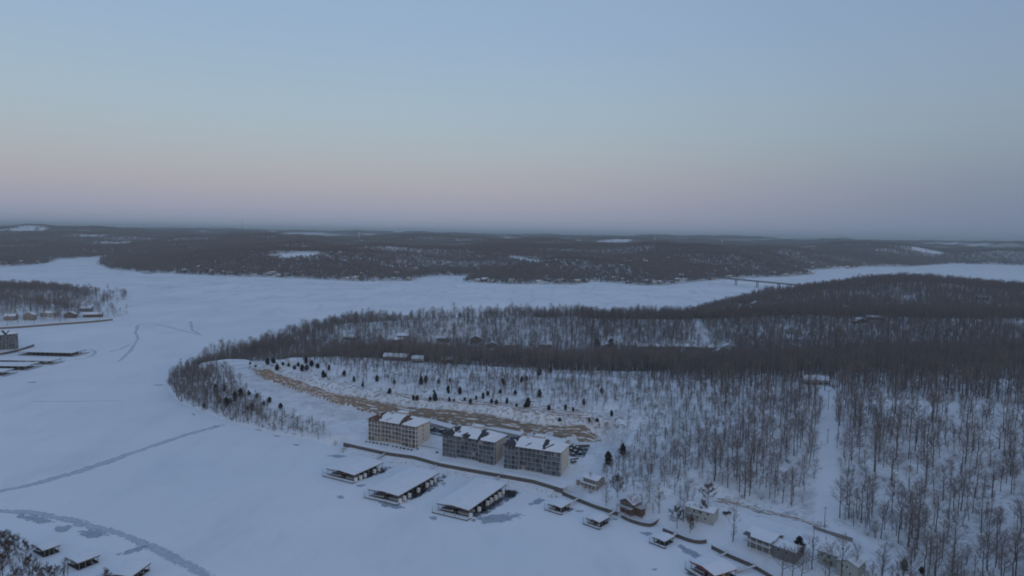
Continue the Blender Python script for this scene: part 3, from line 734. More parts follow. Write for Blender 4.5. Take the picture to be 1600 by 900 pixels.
def build_cliff():
    L = smooth_line(CLIFF, 1.6, 10); n = len(L)
    t = np.gradient(L, axis=0); t /= np.linalg.norm(t, axis=1)[:, None]
    nr = np.stack([-t[:, 1], t[:, 0]], 1)                 # uphill
    zb = bench_z(L[:, 0], L[:, 1]) - .6
    s = np.arange(n) * 1.6
    taper = np.clip(np.minimum(s / 22, (s[-1] - s) / 14), 0.12, 1)
    P = L + nr * 8.5
    zt = np.maximum(H(P[:, 0], P[:, 1]) * taper + zb * (1 - taper), zb + 1.5)
    zr = zb + (zt - zb) * (0.70 + .30 * (fbm(s / 45, s * 0, 97, 3) - .5))
    rows = 13; V = np.zeros((rows, n, 3))
    joint = (fbm(s / 7, s * 0, 93, 4) - .5) * 3.0
    for r in range(rows):
        f = r / (rows - 1)
        strat = (vnoise(np.array([r * 1.7]), np.array([3.3]), 91)[0] - .5) * .9
        back = 1.0 + 2.4 * f + strat + joint * (1 - .3 * f) + (vnoise(s / 2.2, s * 0 + r * .45, 94) - .5) * .9
        V[r, :, 0] = L[:, 0] + nr[:, 0] * back; V[r, :, 1] = L[:, 1] + nr[:, 1] * back
        V[r, :, 2] = zb + (zr - zb) * f + (vnoise(s / 5, s * 0 + r, 96) - .5) * .35 * (0 < r)
    def quads_of(k):
        idx = np.arange(k * n).reshape(k, n)
        return [tuple(int(i) for i in f) for f in np.stack([idx[:-1, :-1], idx[:-1, 1:], idx[1:, 1:], idx[1:, :-1]], -1).reshape(-1, 4)]
    me = bpy.data.meshes.new('rock_cut'); me.from_pydata([tuple(p) for p in V.reshape(-1, 3)], [], quads_of(rows))
    a = me.attributes.new('grey', 'FLOAT', 'POINT'); a.data.foreach_set('value', np.tile(sstep(120, 300, s), rows).astype(np.float32))
    me.materials.append(M_rock); me.update()
    cut = tag(link('rock_cut', me), kind='structure')
    # the snowy brow above the face
    B = np.zeros((5, n, 3)); B[0] = V[-1] + np.array([0, 0, .12])
    for k, (bk, f, dz) in enumerate(((5.2, .42, .1), (7.2, .8, .15), (9.5, 1.0, .2), (13.0, 1.0, -.9)), 1):
        q = L + nr * (bk + .25 * joint * (k < 3))[:, None]
        zz = np.where(taper > .9, H(q[:, 0], q[:, 1]), zt); zz = np.maximum(zz, zt) if k > 2 else zr + (zt - zr) * f
        B[k, :, 0] = q[:, 0]; B[k, :, 1] = q[:, 1]; B[k, :, 2] = zz + dz + (fbm(s / 4, s * 0 + k, 98) - .5) * .8 * (k < 3)
    me = bpy.data.meshes.new('snowy_brow'); me.from_pydata([tuple(p) for p in B.reshape(-1, 3)], [], quads_of(5))
    for nm, v in (('litter', .5), ('rocky', .55)):
        a = me.attributes.new(nm, 'FLOAT', 'POINT'); a.data.foreach_set('value', np.full(5 * n, v, np.float32))
    me.materials.append(M_ground); me.polygons.foreach_set('use_smooth', np.ones(len(me.polygons), bool)); me.update()
    link('snowy_brow', me, cut)
build_cliff()
# broken ledges in the snow above the cut, rubble on the shore bank, boulders
def rock_piece(seed, sx, sy, sz):
    r = np.random.default_rng(seed); m = MB()
    b = [(-1, -1), (1, -1), (1, 1), (-1, 1)]
    lo = [(x * sx * r.uniform(.8, 1.1), y * sy * r.uniform(.7, 1.1), -sz) for x, y in b]; hi = [(x * sx * r.uniform(.5, 1), y * sy * r.uniform(.5, 1), sz * r.uniform(.7, 1.1)) for x, y in b]
    m.hexa(lo, hi); return m
def grey_attr(me, v):
    a = me.attributes.new('grey', 'FLOAT', 'POINT'); a.data.foreach_set('value', np.full(len(me.vertices), v, np.float32)); return me
LEDGE = [grey_attr(rock_piece(500 + i, 2.0 + .6 * i, .7, .45).mesh('ledge', M_rock), .5) for i in range(4)]
RUBBLE = [grey_attr(rock_piece(520 + i, .55, .5, .4).mesh('rubble', M_rock), 1.0) for i in range(4)]
def ledges():
    L = smooth_line(CLIFF, 1.6, 10); t = np.gradient(L, axis=0); t /= np.linalg.norm(t, axis=1)[:, None]; nr = np.stack([-t[:, 1], t[:, 0]], 1)
    n = 700; i = rng.integers(10, len(L) - 6, n); tier = rng.choice([9.5, 13, 17, 21, 26], n, p=[.3, .25, .2, .15, .1]) + rng.normal(0, .7, n)
    keep = rng.random(n) < (.25 + .75 * sstep(-150, -60, L[i, 0])) * np.where(tier > 15, sstep(-60, 0, L[i, 0]) + .12, 1)
    i, tier = i[keep], tier[keep]; q = L[i] + nr[i] * tier[:, None]; z = H(q[:, 0], q[:, 1]) + .05
    ang = np.arctan2(t[i, 1], t[i, 0]) + rng.normal(0, .15, len(i))
    k = len(i); s = .45 + .6 * rng.random(k)
    gn_scatter('rock_ledges', np.stack([q[:, 0], q[:, 1], z], 1), np.stack([rng.normal(0, .08, k), rng.normal(0, .05, k), ang], 1), np.stack([s, s, s * 1.1], 1), rng.integers(0, 4, k), LEDGE, 'broken tan rock ledges in the snow above the cut', 'rocks')
def rubble():
    W = smooth_line(WALL_TOP[0:], 1.0, 2); t = np.gradient(W, axis=0); t /= np.linalg.norm(t, axis=1)[:, None]; nr = np.stack([-t[:, 1], t[:, 0]], 1)
    n = 420; i = rng.integers(0, len(W), n); of = rng.uniform(1.2, 7.2, n); q = W[i] - nr[i] * of[:, None]; zbank = 2.05 - .3 * of
    # spoil heaps on the graded bench
    for px, py, c in ((620, 0, 0), ):
        pass
    sp = []
    for px, py, c in [(515, 648, 16), (520, 650, 14), (470, 655, 8), (545, 655, 10), (345, 580, 12), (500, 640, 5), (560, 662, 6), (1150, 786, 0)]:
        g = T(px, py)
        for _ in range(c): sp.append((g[0] + rng.normal(0, 3.5), g[1] + rng.normal(0, 1.2)))
    sp = np.array(sp); z = np.concatenate([zbank, H(sp[:, 0], sp[:, 1])]); q = np.concatenate([q, sp]); k = len(q); s = .3 + .6 * rng.random(k) ** 2
    gn_scatter('shore_rubble', np.stack([q[:, 0], q[:, 1], z], 1), rnd_rot(k, .3), np.stack([s, s, s], 1), rng.integers(0, 4, k), RUBBLE, 'snow dusted rubble on the shore bank and the graded bench', 'rubble')
    # tan cut bank along the drive behind the lakeside houses
    B = smooth_line([c[:2] for c in CUTBANK], .9, 2); n = 190; i = rng.integers(0, len(B), n); q = B[i] + rng.normal(0, .8, (n, 2)); z = H(q[:, 0], q[:, 1]) + .25
    d = np.gradient(B, axis=0); a = np.arctan2(d[i, 1], d[i, 0]) + rng.normal(0, .2, n); s = .3 + .45 * rng.random(n)
    gn_scatter('cut_bank_rocks', np.stack([q[:, 0], q[:, 1], z], 1), np.stack([rng.normal(0, .1, n), rng.normal(0, .1, n), a], 1), np.stack([s, s, s * 1.3], 1), rng.integers(0, 4, n), LEDGE, 'tan rock outcrop along the drive behind the lakeside houses', 'rocks')

# ------------------------------------------------------------------ roads under the snow
M_track = mat('wheel_track_slush', (0.55, 0.57, 0.60), 0.8, .2, noise=(0.25, (0.74, 0.77, 0.81), 0.4, 0.58))
def road(name, line, width, lift=.12, material=None):
    L = smooth_line(line, 3.0, 6); t = np.gradient(L, axis=0); t /= np.linalg.norm(t, axis=1)[:, None]; nr = np.stack([-t[:, 1], t[:, 0]], 1)
    vs, fs = [], []; k = 5; n = len(L)
    for j in range(k):
        q = L + nr * width * (j / (k - 1) - .5); z = H(q[:, 0], q[:, 1]) + lift
        vs += [(a, b, c) for (a, b), c in zip(q, z)]
    for j in range(k - 1):
        for i in range(n - 1): fs.append((j * n + i, j * n + i + 1, (j + 1) * n + i + 1, (j + 1) * n + i))
    me = bpy.data.meshes.new(name); me.from_pydata(vs, [], fs); me.materials.append(material or M_snow); me.update()
    return tag(link(name, me), kind='structure')
road('road', RIDGE_ROAD, 7); road('road', RIGHT_ROAD, 8); road('road', DRIVE, 5); road('road', SHORE_ROAD, 6.5); [road('wheel_track', [(p[0] + dx, p[1] + dy) for p in SHORE_ROAD], .55, .17, M_track) for dx, dy in ((.8, .8), (-.5, -.5))]; road('road', LOW_ROAD, 4)
BENCH_ROAD = [T(a, b) for a, b in [(372, 574), (352, 584), (372, 600), (410, 612), (460, 630), (510, 646), (556, 656)]]
road('road', [(p[0] + 1.5, p[1] + 5) for p in BENCH_ROAD[2:]], .7, .06, M_track); road('road', [(p[0] + 2.2, p[1] + 9) for p in BENCH_ROAD[3:]], .6, .06, M_track)

# ------------------------------------------------------------------ walls by the water
def wall_run(name, line, top, drop, thick, material, label, cap=True):
    L = smooth_line(line, 2.0, 1); n = len(L)
    t = np.gradient(L, axis=0); t /= np.linalg.norm(t, axis=1)[:, None]; nr = np.stack([-t[:, 1], t[:, 0]], 1)
    tops = np.interp(np.linspace(0, 1, n), np.linspace(0, 1, len(top)), top) if isinstance(top, (list, tuple)) else np.full(n, top)
    o = empty(name, (L[0][0], L[0][1], 0), 0, label, 'wall')
    w = MB(); c = MB()
    for i in range(n - 1):
        a, b = L[i] - L[0], L[i + 1] - L[0]; na, nb = nr[i] * thick / 2, nr[i + 1] * thick / 2
        zt = (tops[i] + tops[i + 1]) / 2
        for m, z0, z1, e in ((w, zt - drop, zt, 1.0), (c, zt + .004, zt + .14, .78)):
            m.hexa([(a[0] - na[0] * e, a[1] - na[1] * e, z0), (b[0] - nb[0] * e, b[1] - nb[1] * e, z0), (b[0] + nb[0] * e, b[1] + nb[1] * e, z0), (a[0] + na[0] * e, a[1] + na[1] * e, z0)],
                   [(a[0] - na[0] * e, a[1] - na[1] * e, z1), (b[0] - nb[0] * e, b[1] - nb[1] * e, z1), (b[0] + nb[0] * e, b[1] + nb[1] * e, z1), (a[0] + na[0] * e, a[1] + na[1] * e, z1)])
    w.build('wall', material, o)
    if cap: c.build('snow_cap', M_roofsnow, o)
    return o
Pz = lambda lst, z: [tuple(G(a, b, z)[:2]) for a, b in lst]
def shore_bank():
    L = smooth_line(WALL_TOP, 1.5, 2); t = np.gradient(L, axis=0); t /= np.linalg.norm(t, axis=1)[:, None]; nr = np.stack([-t[:, 1], t[:, 0]], 1)
    n = len(L); s = np.arange(n) * 1.5; vs = []; fs = []
    e = np.clip(np.minimum(s / 6, (s[-1] - s) / 6), 0, 1)
    prof = [(9.0, None, -.25), (7.0, None, .04), (5.0, None, .08), (.3, 4.25, 0), (-.42, 2.1, 0), (-1.6, 1.75, 0), (-3.2, 1.2, 0), (-4.8, .65, 0), (-6.4, .2, 0), (-8.5, -.4, 0)]
    for off, z, dz in prof:
        q = L + nr * (off + (0 if off > -1 else (fbm(s / 6, s * 0 + off, 131) - .5) * 1.6))[:, None] if off <= -1 else L + nr * off
        zz = bench_z(q[:, 0], q[:, 1]) + dz if z is None else z + (0 if off > -1 else (fbm(s / 3, s * 0 + off, 133) - .5) * .5)
        zz = np.where(e < 1, zz * e + (H(q[:, 0], q[:, 1]) * .5 + .2) * (1 - e), zz) if off < 0 else zz
        vs += [(a, b, float(c)) for (a, b), c in zip(q, np.broadcast_to(zz, (n,)))]
    for j in range(len(prof) - 1):
        for i in range(n - 1): fs.append((j * n + i, j * n + i + 1, (j + 1) * n + i + 1, (j + 1) * n + i))
    me = bpy.data.meshes.new('shore_bank'); me.from_pydata(vs, [], fs); me.materials.append(M_snow); me.polygons.foreach_set('use_smooth', np.ones(len(fs), bool)); me.update()
    tag(link('shore_bank', me), kind='structure')
shore_bank()
wall_run('seawall', WALL_TOP, 4.4, 2.9, .9, M_wallstone, 'long curving retaining wall on the shore below the three blocks')
wall_run('seawall', Pz([(879, 768), (900, 777), (930, 789), (965, 800)], 2.0), 2.15, 2.6, .5, M_wallstone, 'low seawall from the end of the long wall past the two small docks')
wall_run('seawall', Pz([(971, 804), (985, 811), (1005, 817), (1017, 819), (1031, 810)], 1.8), 1.95, 2.4, .5, M_wallstone, 'hooked low seawall on the bank below the brown cabin')
wall_run('seawall', Pz([(1036, 825), (1055, 833), (1075, 841), (1092, 845), (1104, 843)], 1.8), 1.95, 2.4, .5, M_wallstone, 'curved low seawall below the white cottage')
wall_run('seawall', Pz([(1112, 852), (1140, 866), (1176, 881), (1195, 892), (1212, 902), (1240, 925)], 1.8), 1.95, 2.4, .5, M_wallstone, 'straight seawall along the lawn at the bottom edge')
wall_run('seawall', Pz([(-40, 558), (0, 552), (30, 546), (53, 538)], 2.5), 2.8, 3.2, .8, M_wallstone, 'dark seawall round the spit of the block at the left edge')
wall_run('seawall', Pz([(-40, 514), (30, 510), (90, 505.5), (140, 502), (176, 498.5)], 2.4), 2.8, 3.2, .8, M_wood, 'long tan seawall along the foot of the left promontory')
wall_run('retaining_wall', [T(a, b)[:2] for a, b in [(1271, 826), (1290, 833), (1310, 840), (1332, 847)]], 11.2, 2.2, .5, M_concrete, 'low concrete retaining wall along the drive above the pale green house')
wall_run('retaining_wall', Pz([(675, 681), (692, 685)], 5.5), 8.2, 3.4, .5, M_wallstone, 'retaining wall of the car park between the first and second block')
wall_run('retaining_wall', Pz([(658, 698), (676, 701), (690, 704.5)], 4.6), 5.6, 1.8, .4, M_wallstone, 'low brown garden wall between the first and second block')
wall_run('retaining_wall', Pz([(891, 723), (904, 721)], 5.6), 8.2, 3.4, .5, M_wallstone, 'retaining wall of the car park right of the third block')
wall_run('retaining_wall', Pz([(890, 700), (921, 699)], 8.0), 10.0, 2.6, .5, M_wallstone, 'dark wall at the foot of the rock cut right of the third garage')

# ------------------------------------------------------------------ the lakeside apartment blocks
PANE = {}
def shared_box(key, sx, sy, sz, material):
    k = (key, round(sx, 2), round(sy, 2), round(sz, 2), material.name)
    if k not in PANE:
        m = MB(); m.box(-sx / 2, sx / 2, 0, sy, 0, sz); PANE[k] = m.mesh(key, material)
    return PANE[k]
def frame_window(W_, H_, material=None):
    return shared_box('window', W_, .08, H_, material or M_glass)
def roof_heightfield(W, D, eave, slope, cap, wings, over=.7, st=.6):
    xs = np.linspace(-over, W + over, int((W + 2 * over) / st) + 1); ys = np.linspace(-over, D + over, int((D + 2 * over) / st) + 1)
    X, Y = np.meshgrid(xs, ys)
    h = slope * np.minimum(np.minimum(X + over, W + over - X) * .95, np.minimum(Y + over, D + over - Y))
    h = np.minimum(h, cap)
    for (a, b, f) in wings:      # cross hips towards the lake
        c = (a + b) / 2; hw = (b - a) / 2
        w = slope * 1.05 * np.minimum(hw - np.abs(X - c), (Y + over) * 1.4); w = np.where(Y < D * .55, w, -1); h = np.maximum(h, np.minimum(w, cap * f))
    return X, Y, eave + np.maximum(h, 0)
def grid_mesh(name, X, Y, Z, mask, material, thick=0.0):
    ny, nx = X.shape; m = MB(); ids = {}
    def vid(j, i, top):
        k = (j, i, top)
        if k not in ids: ids[k] = len(m.v); m.v.append((X[j, i], Y[j, i], Z[j, i] + (0 if top else -thick)))
        return ids[k]
    on = mask[:-1, :-1] & mask[1:, :-1] & mask[:-1, 1:] & mask[1:, 1:]
    for j in range(ny - 1):
        for i in range(nx - 1):
            if not on[j, i]: continue
            m.f.append((vid(j, i, 1), vid(j, i + 1, 1), vid(j + 1, i + 1, 1), vid(j + 1, i, 1))); m.m.append(0)
            if thick:
                for (dj, di, a, b) in ((-1, 0, (j, i), (j, i + 1)), (1, 0, (j + 1, i + 1), (j + 1, i)), (0, -1, (j + 1, i), (j, i)), (0, 1, (j, i + 1), (j + 1, i + 1))):
                    jj, ii = j + dj, i + di
                    if not (0 <= jj < ny - 1 and 0 <= ii < nx - 1 and on[jj, ii]):
                        m.f.append((vid(*a, 1), vid(*a, 0), vid(*b, 0), vid(*b, 1))); m.m.append(0)
    return m.mesh(name, material)
def condo(label, FL, FR, D, z0, roofm, trim, seed, floors=5, fh=2.94, curtains=.06, base_stone=True, side_windows=True, bare_left=.26, group='lakeside apartment blocks'):
    r = random.Random(seed); nr_ = np.random.default_rng(seed)
    A = np.array(G(*FL, z0)); B = np.array(G(*FR, z0)); W = float(np.hypot(*(B - A)[:2])); yaw = math.atan2(B[1] - A[1], B[0] - A[0])
    o = empty('apartment_block', tuple(A), yaw, label, 'building', group)
    eave = floors * fh
    secs = [(0, .27 * W, 0.0, 4), (.27 * W, .70 * W, 1.1, 6), (.70 * W, W, 0.0, 4)]
    w = MB(); w.box(.05, W - .05, 2.6, D, -2.0, eave - .05); w.build('wall', M_cream, o)
    if base_stone:
        for a, b, off, nb in secs:
            m = MB(); m.box(a + .06, b - .06, off + .45, 2.58, -2.0, .35); m.build('plinth', M_stone, o)
    for a, b, off, nb in secs:
        bw = (b - a) / nb
        for k in range(floors + 1):
            m = MB(); z = k * fh
            m.box(a + .012, b - .012, off, 2.595, z + (.0 if k else -.1), z + (.30 if trim is M_trim else .20)); m.build('balcony_slab', trim if k or not base_stone else M_stone, o)
            if k < floors:
                m = MB(); m.box(a + .1, b - .1, off + .04, off + .1, z + 1.22, z + 1.30); m.box(a + .1, b - .1, off + .04, off + .1, z + .36, z + .41); m.build('railing', trim, o)
        for i in range(nb + 1):
            x = a + bw * i; x = min(max(x, a + .14), b - .14)
            pw = (.17 if i in (0, nb) else .11) if trim is M_trim else (.12 if i in (0, nb) else .055)
            m = MB(); m.box(-pw, pw, -.06, .14, -1.5, eave); m.build('post', trim, o, (x, off, 0))
        for k in range(floors):
            for i in range(nb):
                x = a + bw * (i + .5)
                mm = M_screen
                q = r.random()
                if q < curtains: mm = M_curtain
                elif q < .35: mm = M_glass
                if k == 0 and base_stone and r.random() < .45: mm = M_stone
                link('window', frame_window(bw - .3, fh - .34, mm), o, (x, off + .34 + r.uniform(0, .05), k * fh + .28))
                # the sliding door behind the screen bay shows as a slightly paler leaf
                if mm is not M_stone and r.random() < .6:
                    link('door_leaf', shared_box('door_leaf', (bw - .5) * .42, .05, fh - .75, M_glass), o, (x + r.choice((-.23, .23)) * bw, off + .27, k * fh + .29))
    # gable ends: narrow window strip beside the porch, small windows up the wall
    for k in range(floors):
        m = MB(); m.box(0, .08, 0, 1.9, 0, fh - .7)
        link('window', m.mesh('window', M_screen) if 'e' not in PANE else PANE['e'], o, (W - .06, .4, k * fh + .35))
        m = MB(); m.box(W - .11, W - .02, .25, 2.5, k * fh + .27, k * fh + fh - .01)
        m.build('porch_end', trim, o)
        if side_windows and k:
            m = PANE.get('sidewin')
            if m is None:
                mb = MB(); mb.box(0, .06, -.45, .45, 0, 1.3); m = PANE['sidewin'] = mb.mesh('window', M_glass)
            link('window', m, o, (W - .05, D * .52, k * fh + .9))
    # roof, snow, ridge house
    X, Y, Z = roof_heightfield(W, D, eave + .3, .46, 4.0, [(-.7, .30 * W, .86), (.34 * W, .62 * W, .55), (.68 * W, W + .7, .86)], st=.5)
    full = np.ones(X.shape, bool)
    ro = link('roof', grid_mesh('roof', X, Y, Z, full, roofm, .35), o)
    gy, gx = np.gradient(Z, Y[:, 0], X[0]); nz = fbm(X / 5 + seed, Y / 5, 80 + seed, 3)
    mask = nz + .22 - .55 * sstep(.12, .3, gx) - .5 * (sstep(bare_left * W, bare_left * W - 2.5, X) * (gy > -.1)) + .25 * (gx < -.15) - .45 * (sstep(.77 * W, .70 * W, X) * sstep(.66 * W, .69 * W, X))
    mask = mask + .6 * sstep(.6, .1, Y + .7) 
    link('roof_snow', grid_mesh('roof_snow', X, Y, Z + .19, mask > (.50 if roofm is M_brownroof else .45), M_roofsnow, .16), ro)
    m = MB(); m.box(W * .44, W * .60, D * .62, D * .86, eave + 1.4, eave + 5.2); rh = m.build('ridge_house', M_cream, o)
    m = MB(); m.box(W * .43, W * .61, D * .60, D * .88, eave + 5.21, eave + 5.4); m.build('snow_cap', M_roofsnow, rh)
    for _ in range(2):
        x = r.uniform(.3, .7) * W; m = MB(); m.box(x, x + .9, D * .42, D * .42 + .9, eave + 2, eave + 4.6); m.build('chimney', M_cream, ro)
    return o, A, yaw, W
BL = []
BL.append(condo('apartment block with brown hip roof and cream balconies, leftmost of three', (575.2, 687), (649.4, 701), 17.0, 4.5, M_brownroof, M_trim, 1))
BL.append(condo('middle one of the three apartment blocks, charcoal roof and grey screened porches', (691, 712.5), (772, 727.5), 17.0, 4.5, M_darkroof, M_trimgrey, 2, curtains=.10, base_stone=False, side_windows=False))
BL.append(condo('apartment block with charcoal roof nearest the tan cottage, rightmost of three', (786.8, 731.5), (875, 745.3), 17.0, 4.5, M_darkroof, M_trimgrey, 3, curtains=.07, base_stone=False, side_windows=False, bare_left=.24))
condo('tall grey apartment block cut by the left edge of the picture', (-38, 552), (29, 544), 18.0, 3.0, M_darkroof, M_trimgrey, 4, floors=6, curtains=.05, base_stone=False, side_windows=False, group='apartment block on the spit')

# ------------------------------------------------------------------ houses
def gable_house(name, label, cat, loc, yaw, W, D, hw, slope=.42, over=.6, wall=None, roofm=None, windows=(), door=None, snow=1.0, group=None, chimney=False, axis='x', seed=0):
    """gabled house: local x along the front, y to the back; ridge along x (or y)"""
    o = empty(name, loc, yaw, label, cat, group)
    wall = wall or M_tanwall; roofm = roofm or M_greyroof
    hr = slope * (D if axis == 'x' else W) / 2
    m = MB()
    if axis == 'x':
        m.add([(0, 0, -1.5), (W, 0, -1.5), (W, D, -1.5), (0, D, -1.5), (0, 0, hw), (W, 0, hw), (W, D, hw), (0, D, hw), (0, D / 2, hw + hr), (W, D / 2, hw + hr)],
              [(0, 3, 2, 1), (0, 1, 5, 4), (2, 3, 7, 6), (1, 2, 6, 9, 5), (3, 0, 4, 8, 7), (4, 5, 9, 8), (6, 7, 8, 9)])
    else:
        m.add([(0, 0, -1.5), (W, 0, -1.5), (W, D, -1.5), (0, D, -1.5), (0, 0, hw), (W, 0, hw), (W, D, hw), (0, D, hw), (W / 2, 0, hw + hr), (W / 2, D, hw + hr)],
              [(0, 3, 2, 1), (1, 2, 6, 5), (3, 0, 4, 7), (0, 1, 5, 8, 4), (2, 3, 7, 9, 6), (5, 6, 9, 8), (7, 4, 8, 9)])
    m.build('wall', wall, o)
    ro = MB(); sn = MB(); r = random.Random(seed)
    for sgn in (0, 1):
        for mb, t0, t1, e in ((ro, .03, .22, 0), (sn, .224, .224 + .22 * snow, .06)):
            if mb is sn and not snow: continue
            ov = over - e
            if axis == 'x':
                ye = -ov if sgn == 0 else D + ov; ze = hw - ov * slope
                q = [(-ov, ye, ze), (W + ov, ye, ze), (W + ov, D / 2, hw + hr), (-ov, D / 2, hw + hr)]
            else:
                xe = -ov if sgn == 0 else W + ov; ze = hw - ov * slope
                q = [(xe, -ov, ze), (xe, D + ov, ze), (W / 2, D + ov, hw + hr), (W / 2, -ov, hw + hr)]
            mb.hexa([(a, b, c + t0) for a, b, c in q], [(a, b, c + t1) for a, b, c in q])
    rr = ro.build('roof', roofm, o)
    if snow: sn.build('roof_snow', M_roofsnow, rr)
    for (face, x, z, w_, h_) in windows:
        fr = shared_box('window', w_ + .2, .1, h_ + .2, M_white); gl = shared_box('pane', w_, .05, h_, M_glass)
        if face == 'f': f = link('window', fr, o, (x, -.07, z - .1)); link('pane', gl, f, (0, -.04, .1))
        elif face == 'r': f = link('window', fr, o, (W + .07, x, z - .1), math.pi / 2); link('pane', gl, f, (0, -.04, .1))
        elif face == 'l': f = link('window', fr, o, (-.07, x, z - .1), -math.pi / 2); link('pane', gl, f, (0, -.04, .1))
    if door is not None: link('door', shared_box('door', 1.0, .08, 2.1, M_brownwall), o, (door, -.06, .05))
    if chimney:
        c = MB(); c.box(W * .7, W * .7 + .8, D * .55, D * .55 + .8, hw, hw + hr + 1.2); c.build('chimney', M_stone, o)
    return o
def deck(o, x0, x1, y0, y1, z, posts, material=None, roof=None, rail=True, tall=None, white=True):
    pm = M_white if white else M_wood
    m = MB(); m.box(x0, x1, y0, y1, z - .25, z); d_ = m.build('deck', material or M_wood, o)
    m = MB(); m.box(x0 + .1, x1 - .1, y0 + .1, y1, z + .004, z + .16); m.build('deck_snow', M_roofsnow, d_)
    for i in range(posts):
        x = x0 + .1 + (x1 - x0 - .2) * i / max(posts - 1, 1)
        link('post', shared_box('post', .2, .2, (tall or z) + 1.4, pm), o, (x, y0 + .02, -1.4))
    if rail:
        m = MB(); m.box(x0, x1, y0, y0 + .08, z + .95, z + 1.05); m.box(x0, x1, y0, y0 + .06, z + .45, z + .52)
        k = int((x1 - x0) / .6)
        for i in range(k + 1): m.box(x0 + (x1 - x0) * i / k - .03, x0 + (x1 - x0) * i / k + .03, y0, y0 + .06, z + .1, z + .95)
        m.build('railing', pm, o)
def yaw_px(a, b, z):
    A, B = G(*a, z), G(*b, z); return math.atan2(B[1] - A[1], B[0] - A[0]), tuple(A), float(np.hypot(*(B - A)[:2]))
# tan cottage beside the third block
yw, A, W_ = yaw_px((911, 757), (936, 765), 5.0)
h_ = gable_house('cottage', 'small tan cottage with snowy roof and deck, beside the third block', 'house', (A[0], A[1], h1(A[0] + 3, A[1] + 4) - .3), yw, 10.0, 7.5, 5.2, .42, .6, M_tanwall, M_greyroof,
                 [('f', x, 3.2, 1.3, 1.2) for x in (1.4, 3.4, 5.4, 7.6)] + [('f', 2.5, .6, 1.4, 1.3), ('f', 5.5, .6, 1.4, 1.3), ('r', 3.5, 3.2, 1.2, 1.2)])
deck(h_, -.5, 10.4, -2.4, -.12, 2.7, 5, rail=True)
m = MB(); m.box(-5.5, -.7, 1.0, 1.4, -1, 2.0); m.build('garden_wall', M_stone, h_); m = MB(); m.box(-5.5, -.7, .98, 1.42, 2.004, 2.15); m.build('wall_snow', M_roofsnow, h_)
# brown cabin among the trees
yw, A, W_ = yaw_px((969, 786), (988, 792), 6.0)
h_ = gable_house('cabin', 'brown timber cabin half hidden by bare trees on the bank', 'house', (A[0], A[1], h1(A[0] + 3, A[1] + 3) - .2), yw - .1, 8.5, 7.0, 4.6, .5, .8, M_brownwall, M_darkroof,
                 [('f', 2.2, 2.9, 2.2, 1.2), ('f', 6.0, 2.9, 2.2, 1.2), ('f', 4.2, .6, 1.6, 1.2), ('r', 3.5, 2.8, 1.4, 1.2)], axis='y', snow=.6)
deck(h_, -.4, 8.9, -2.6, -.12, 2.4, 4, material=M_darkwood, white=False)
m = MB(); m.box(8.52, 12.4, 2.0, 5.6, -1.5, 2.9); wg = m.build('wing', M_brownwall, h_); m = MB(); m.box(8.5, 12.8, 1.6, 6.0, 2.904, 3.15); m.build('roof_snow', M_roofsnow, wg)
# white cottage
yw, A, W_ = yaw_px((1070, 805), (1110, 816), 6.0)
h_ = gable_house('cottage', 'long white cottage with snowy roof and low front porch, brown tree before it', 'house', (A[0], A[1], h1(A[0] + 5, A[1] + 4) - .2), yw, 15.0, 7.5, 4.8, .36, .6, M_palewall, M_greyroof,
                 [('f', 5.0, 3.0, 1.0, 1.4), ('f', 8.4, 3.0, 1.0, 1.2), ('f', 12.2, 3.0, 1.1, 1.2), ('r', 2.4, 3.0, .9, 1.1), ('r', 5.2, 3.0, .9, 1.1), ('f', 11, .5, 1.2, 1.0)], door=6.6)
deck(h_, -.3, 7.6, -2.2, -.12, 2.2, 4, white=False)
# long grey house with a tall white posted porch
yw, A, W_ = yaw_px((1168, 846), (1203, 859), 6.0)
h_ = gable_house('house', 'long grey two storey house with white posted porch on its left half', 'house', (A[0], A[1], h1(A[0] + 6, A[1] + 3) - .3), yw, 13.0, 9.0, 5.8, .34, .5, M_greywall, M_greyroof,
                 [('f', x, 3.6, 1.8, 1.5) for x in (1.6, 4.6, 7.6, 10.8)] + [('f', x, .7, 1.6, 1.4) for x in (2.4, 6.2, 10.0)], snow=1.0)
deck(h_, -.4, 12.6, -3.2, -.12, 2.9, 5, tall=5.9)
m = MB(); m.hexa([(-.8, -3.6, 5.55), (13.2, -3.6, 5.55), (13.2, -.3, 6.0), (-.8, -.3, 6.0)], [(-.8, -3.6, 5.72), (13.2, -3.6, 5.72), (13.2, -.3, 6.17), (-.8, -.3, 6.17)]); pr = m.build('porch_roof', M_greyroof, h_)
m = MB(); m.hexa([(3.2, -3.5, 5.73), (13.1, -3.5, 5.73), (13.1, -.4, 6.18), (1.6, -.4, 6.18)], [(3.2, -3.5, 5.92), (13.1, -3.5, 5.92), (13.1, -.4, 6.36), (1.6, -.4, 6.36)]); m.build('porch_snow', M_roofsnow, pr)
c_ = gable_house('house_wing', None, None, (13.05, -.8, -.4), 0, 10.5, 9.0, 4.8, .36, .5, M_greywall, M_greyroof, [('f', 2.5, 2.8, 1.4, 1.2), ('f', 6.5, 2.8, 1.4, 1.2), ('r', 4, 2.6, 1.2, 1.2)])
def adopt(child, parent):
    """fold a wing's pieces into its house: thing > wing > pieces"""
    child.parent = parent
    for ch in list(child.children):
        for g in list(ch.children):
            v = g.location.copy(); v.rotate(ch.rotation_euler); g.location = v + ch.location; g.rotation_euler = ch.rotation_euler; g.parent = child
adopt(c_, h_)
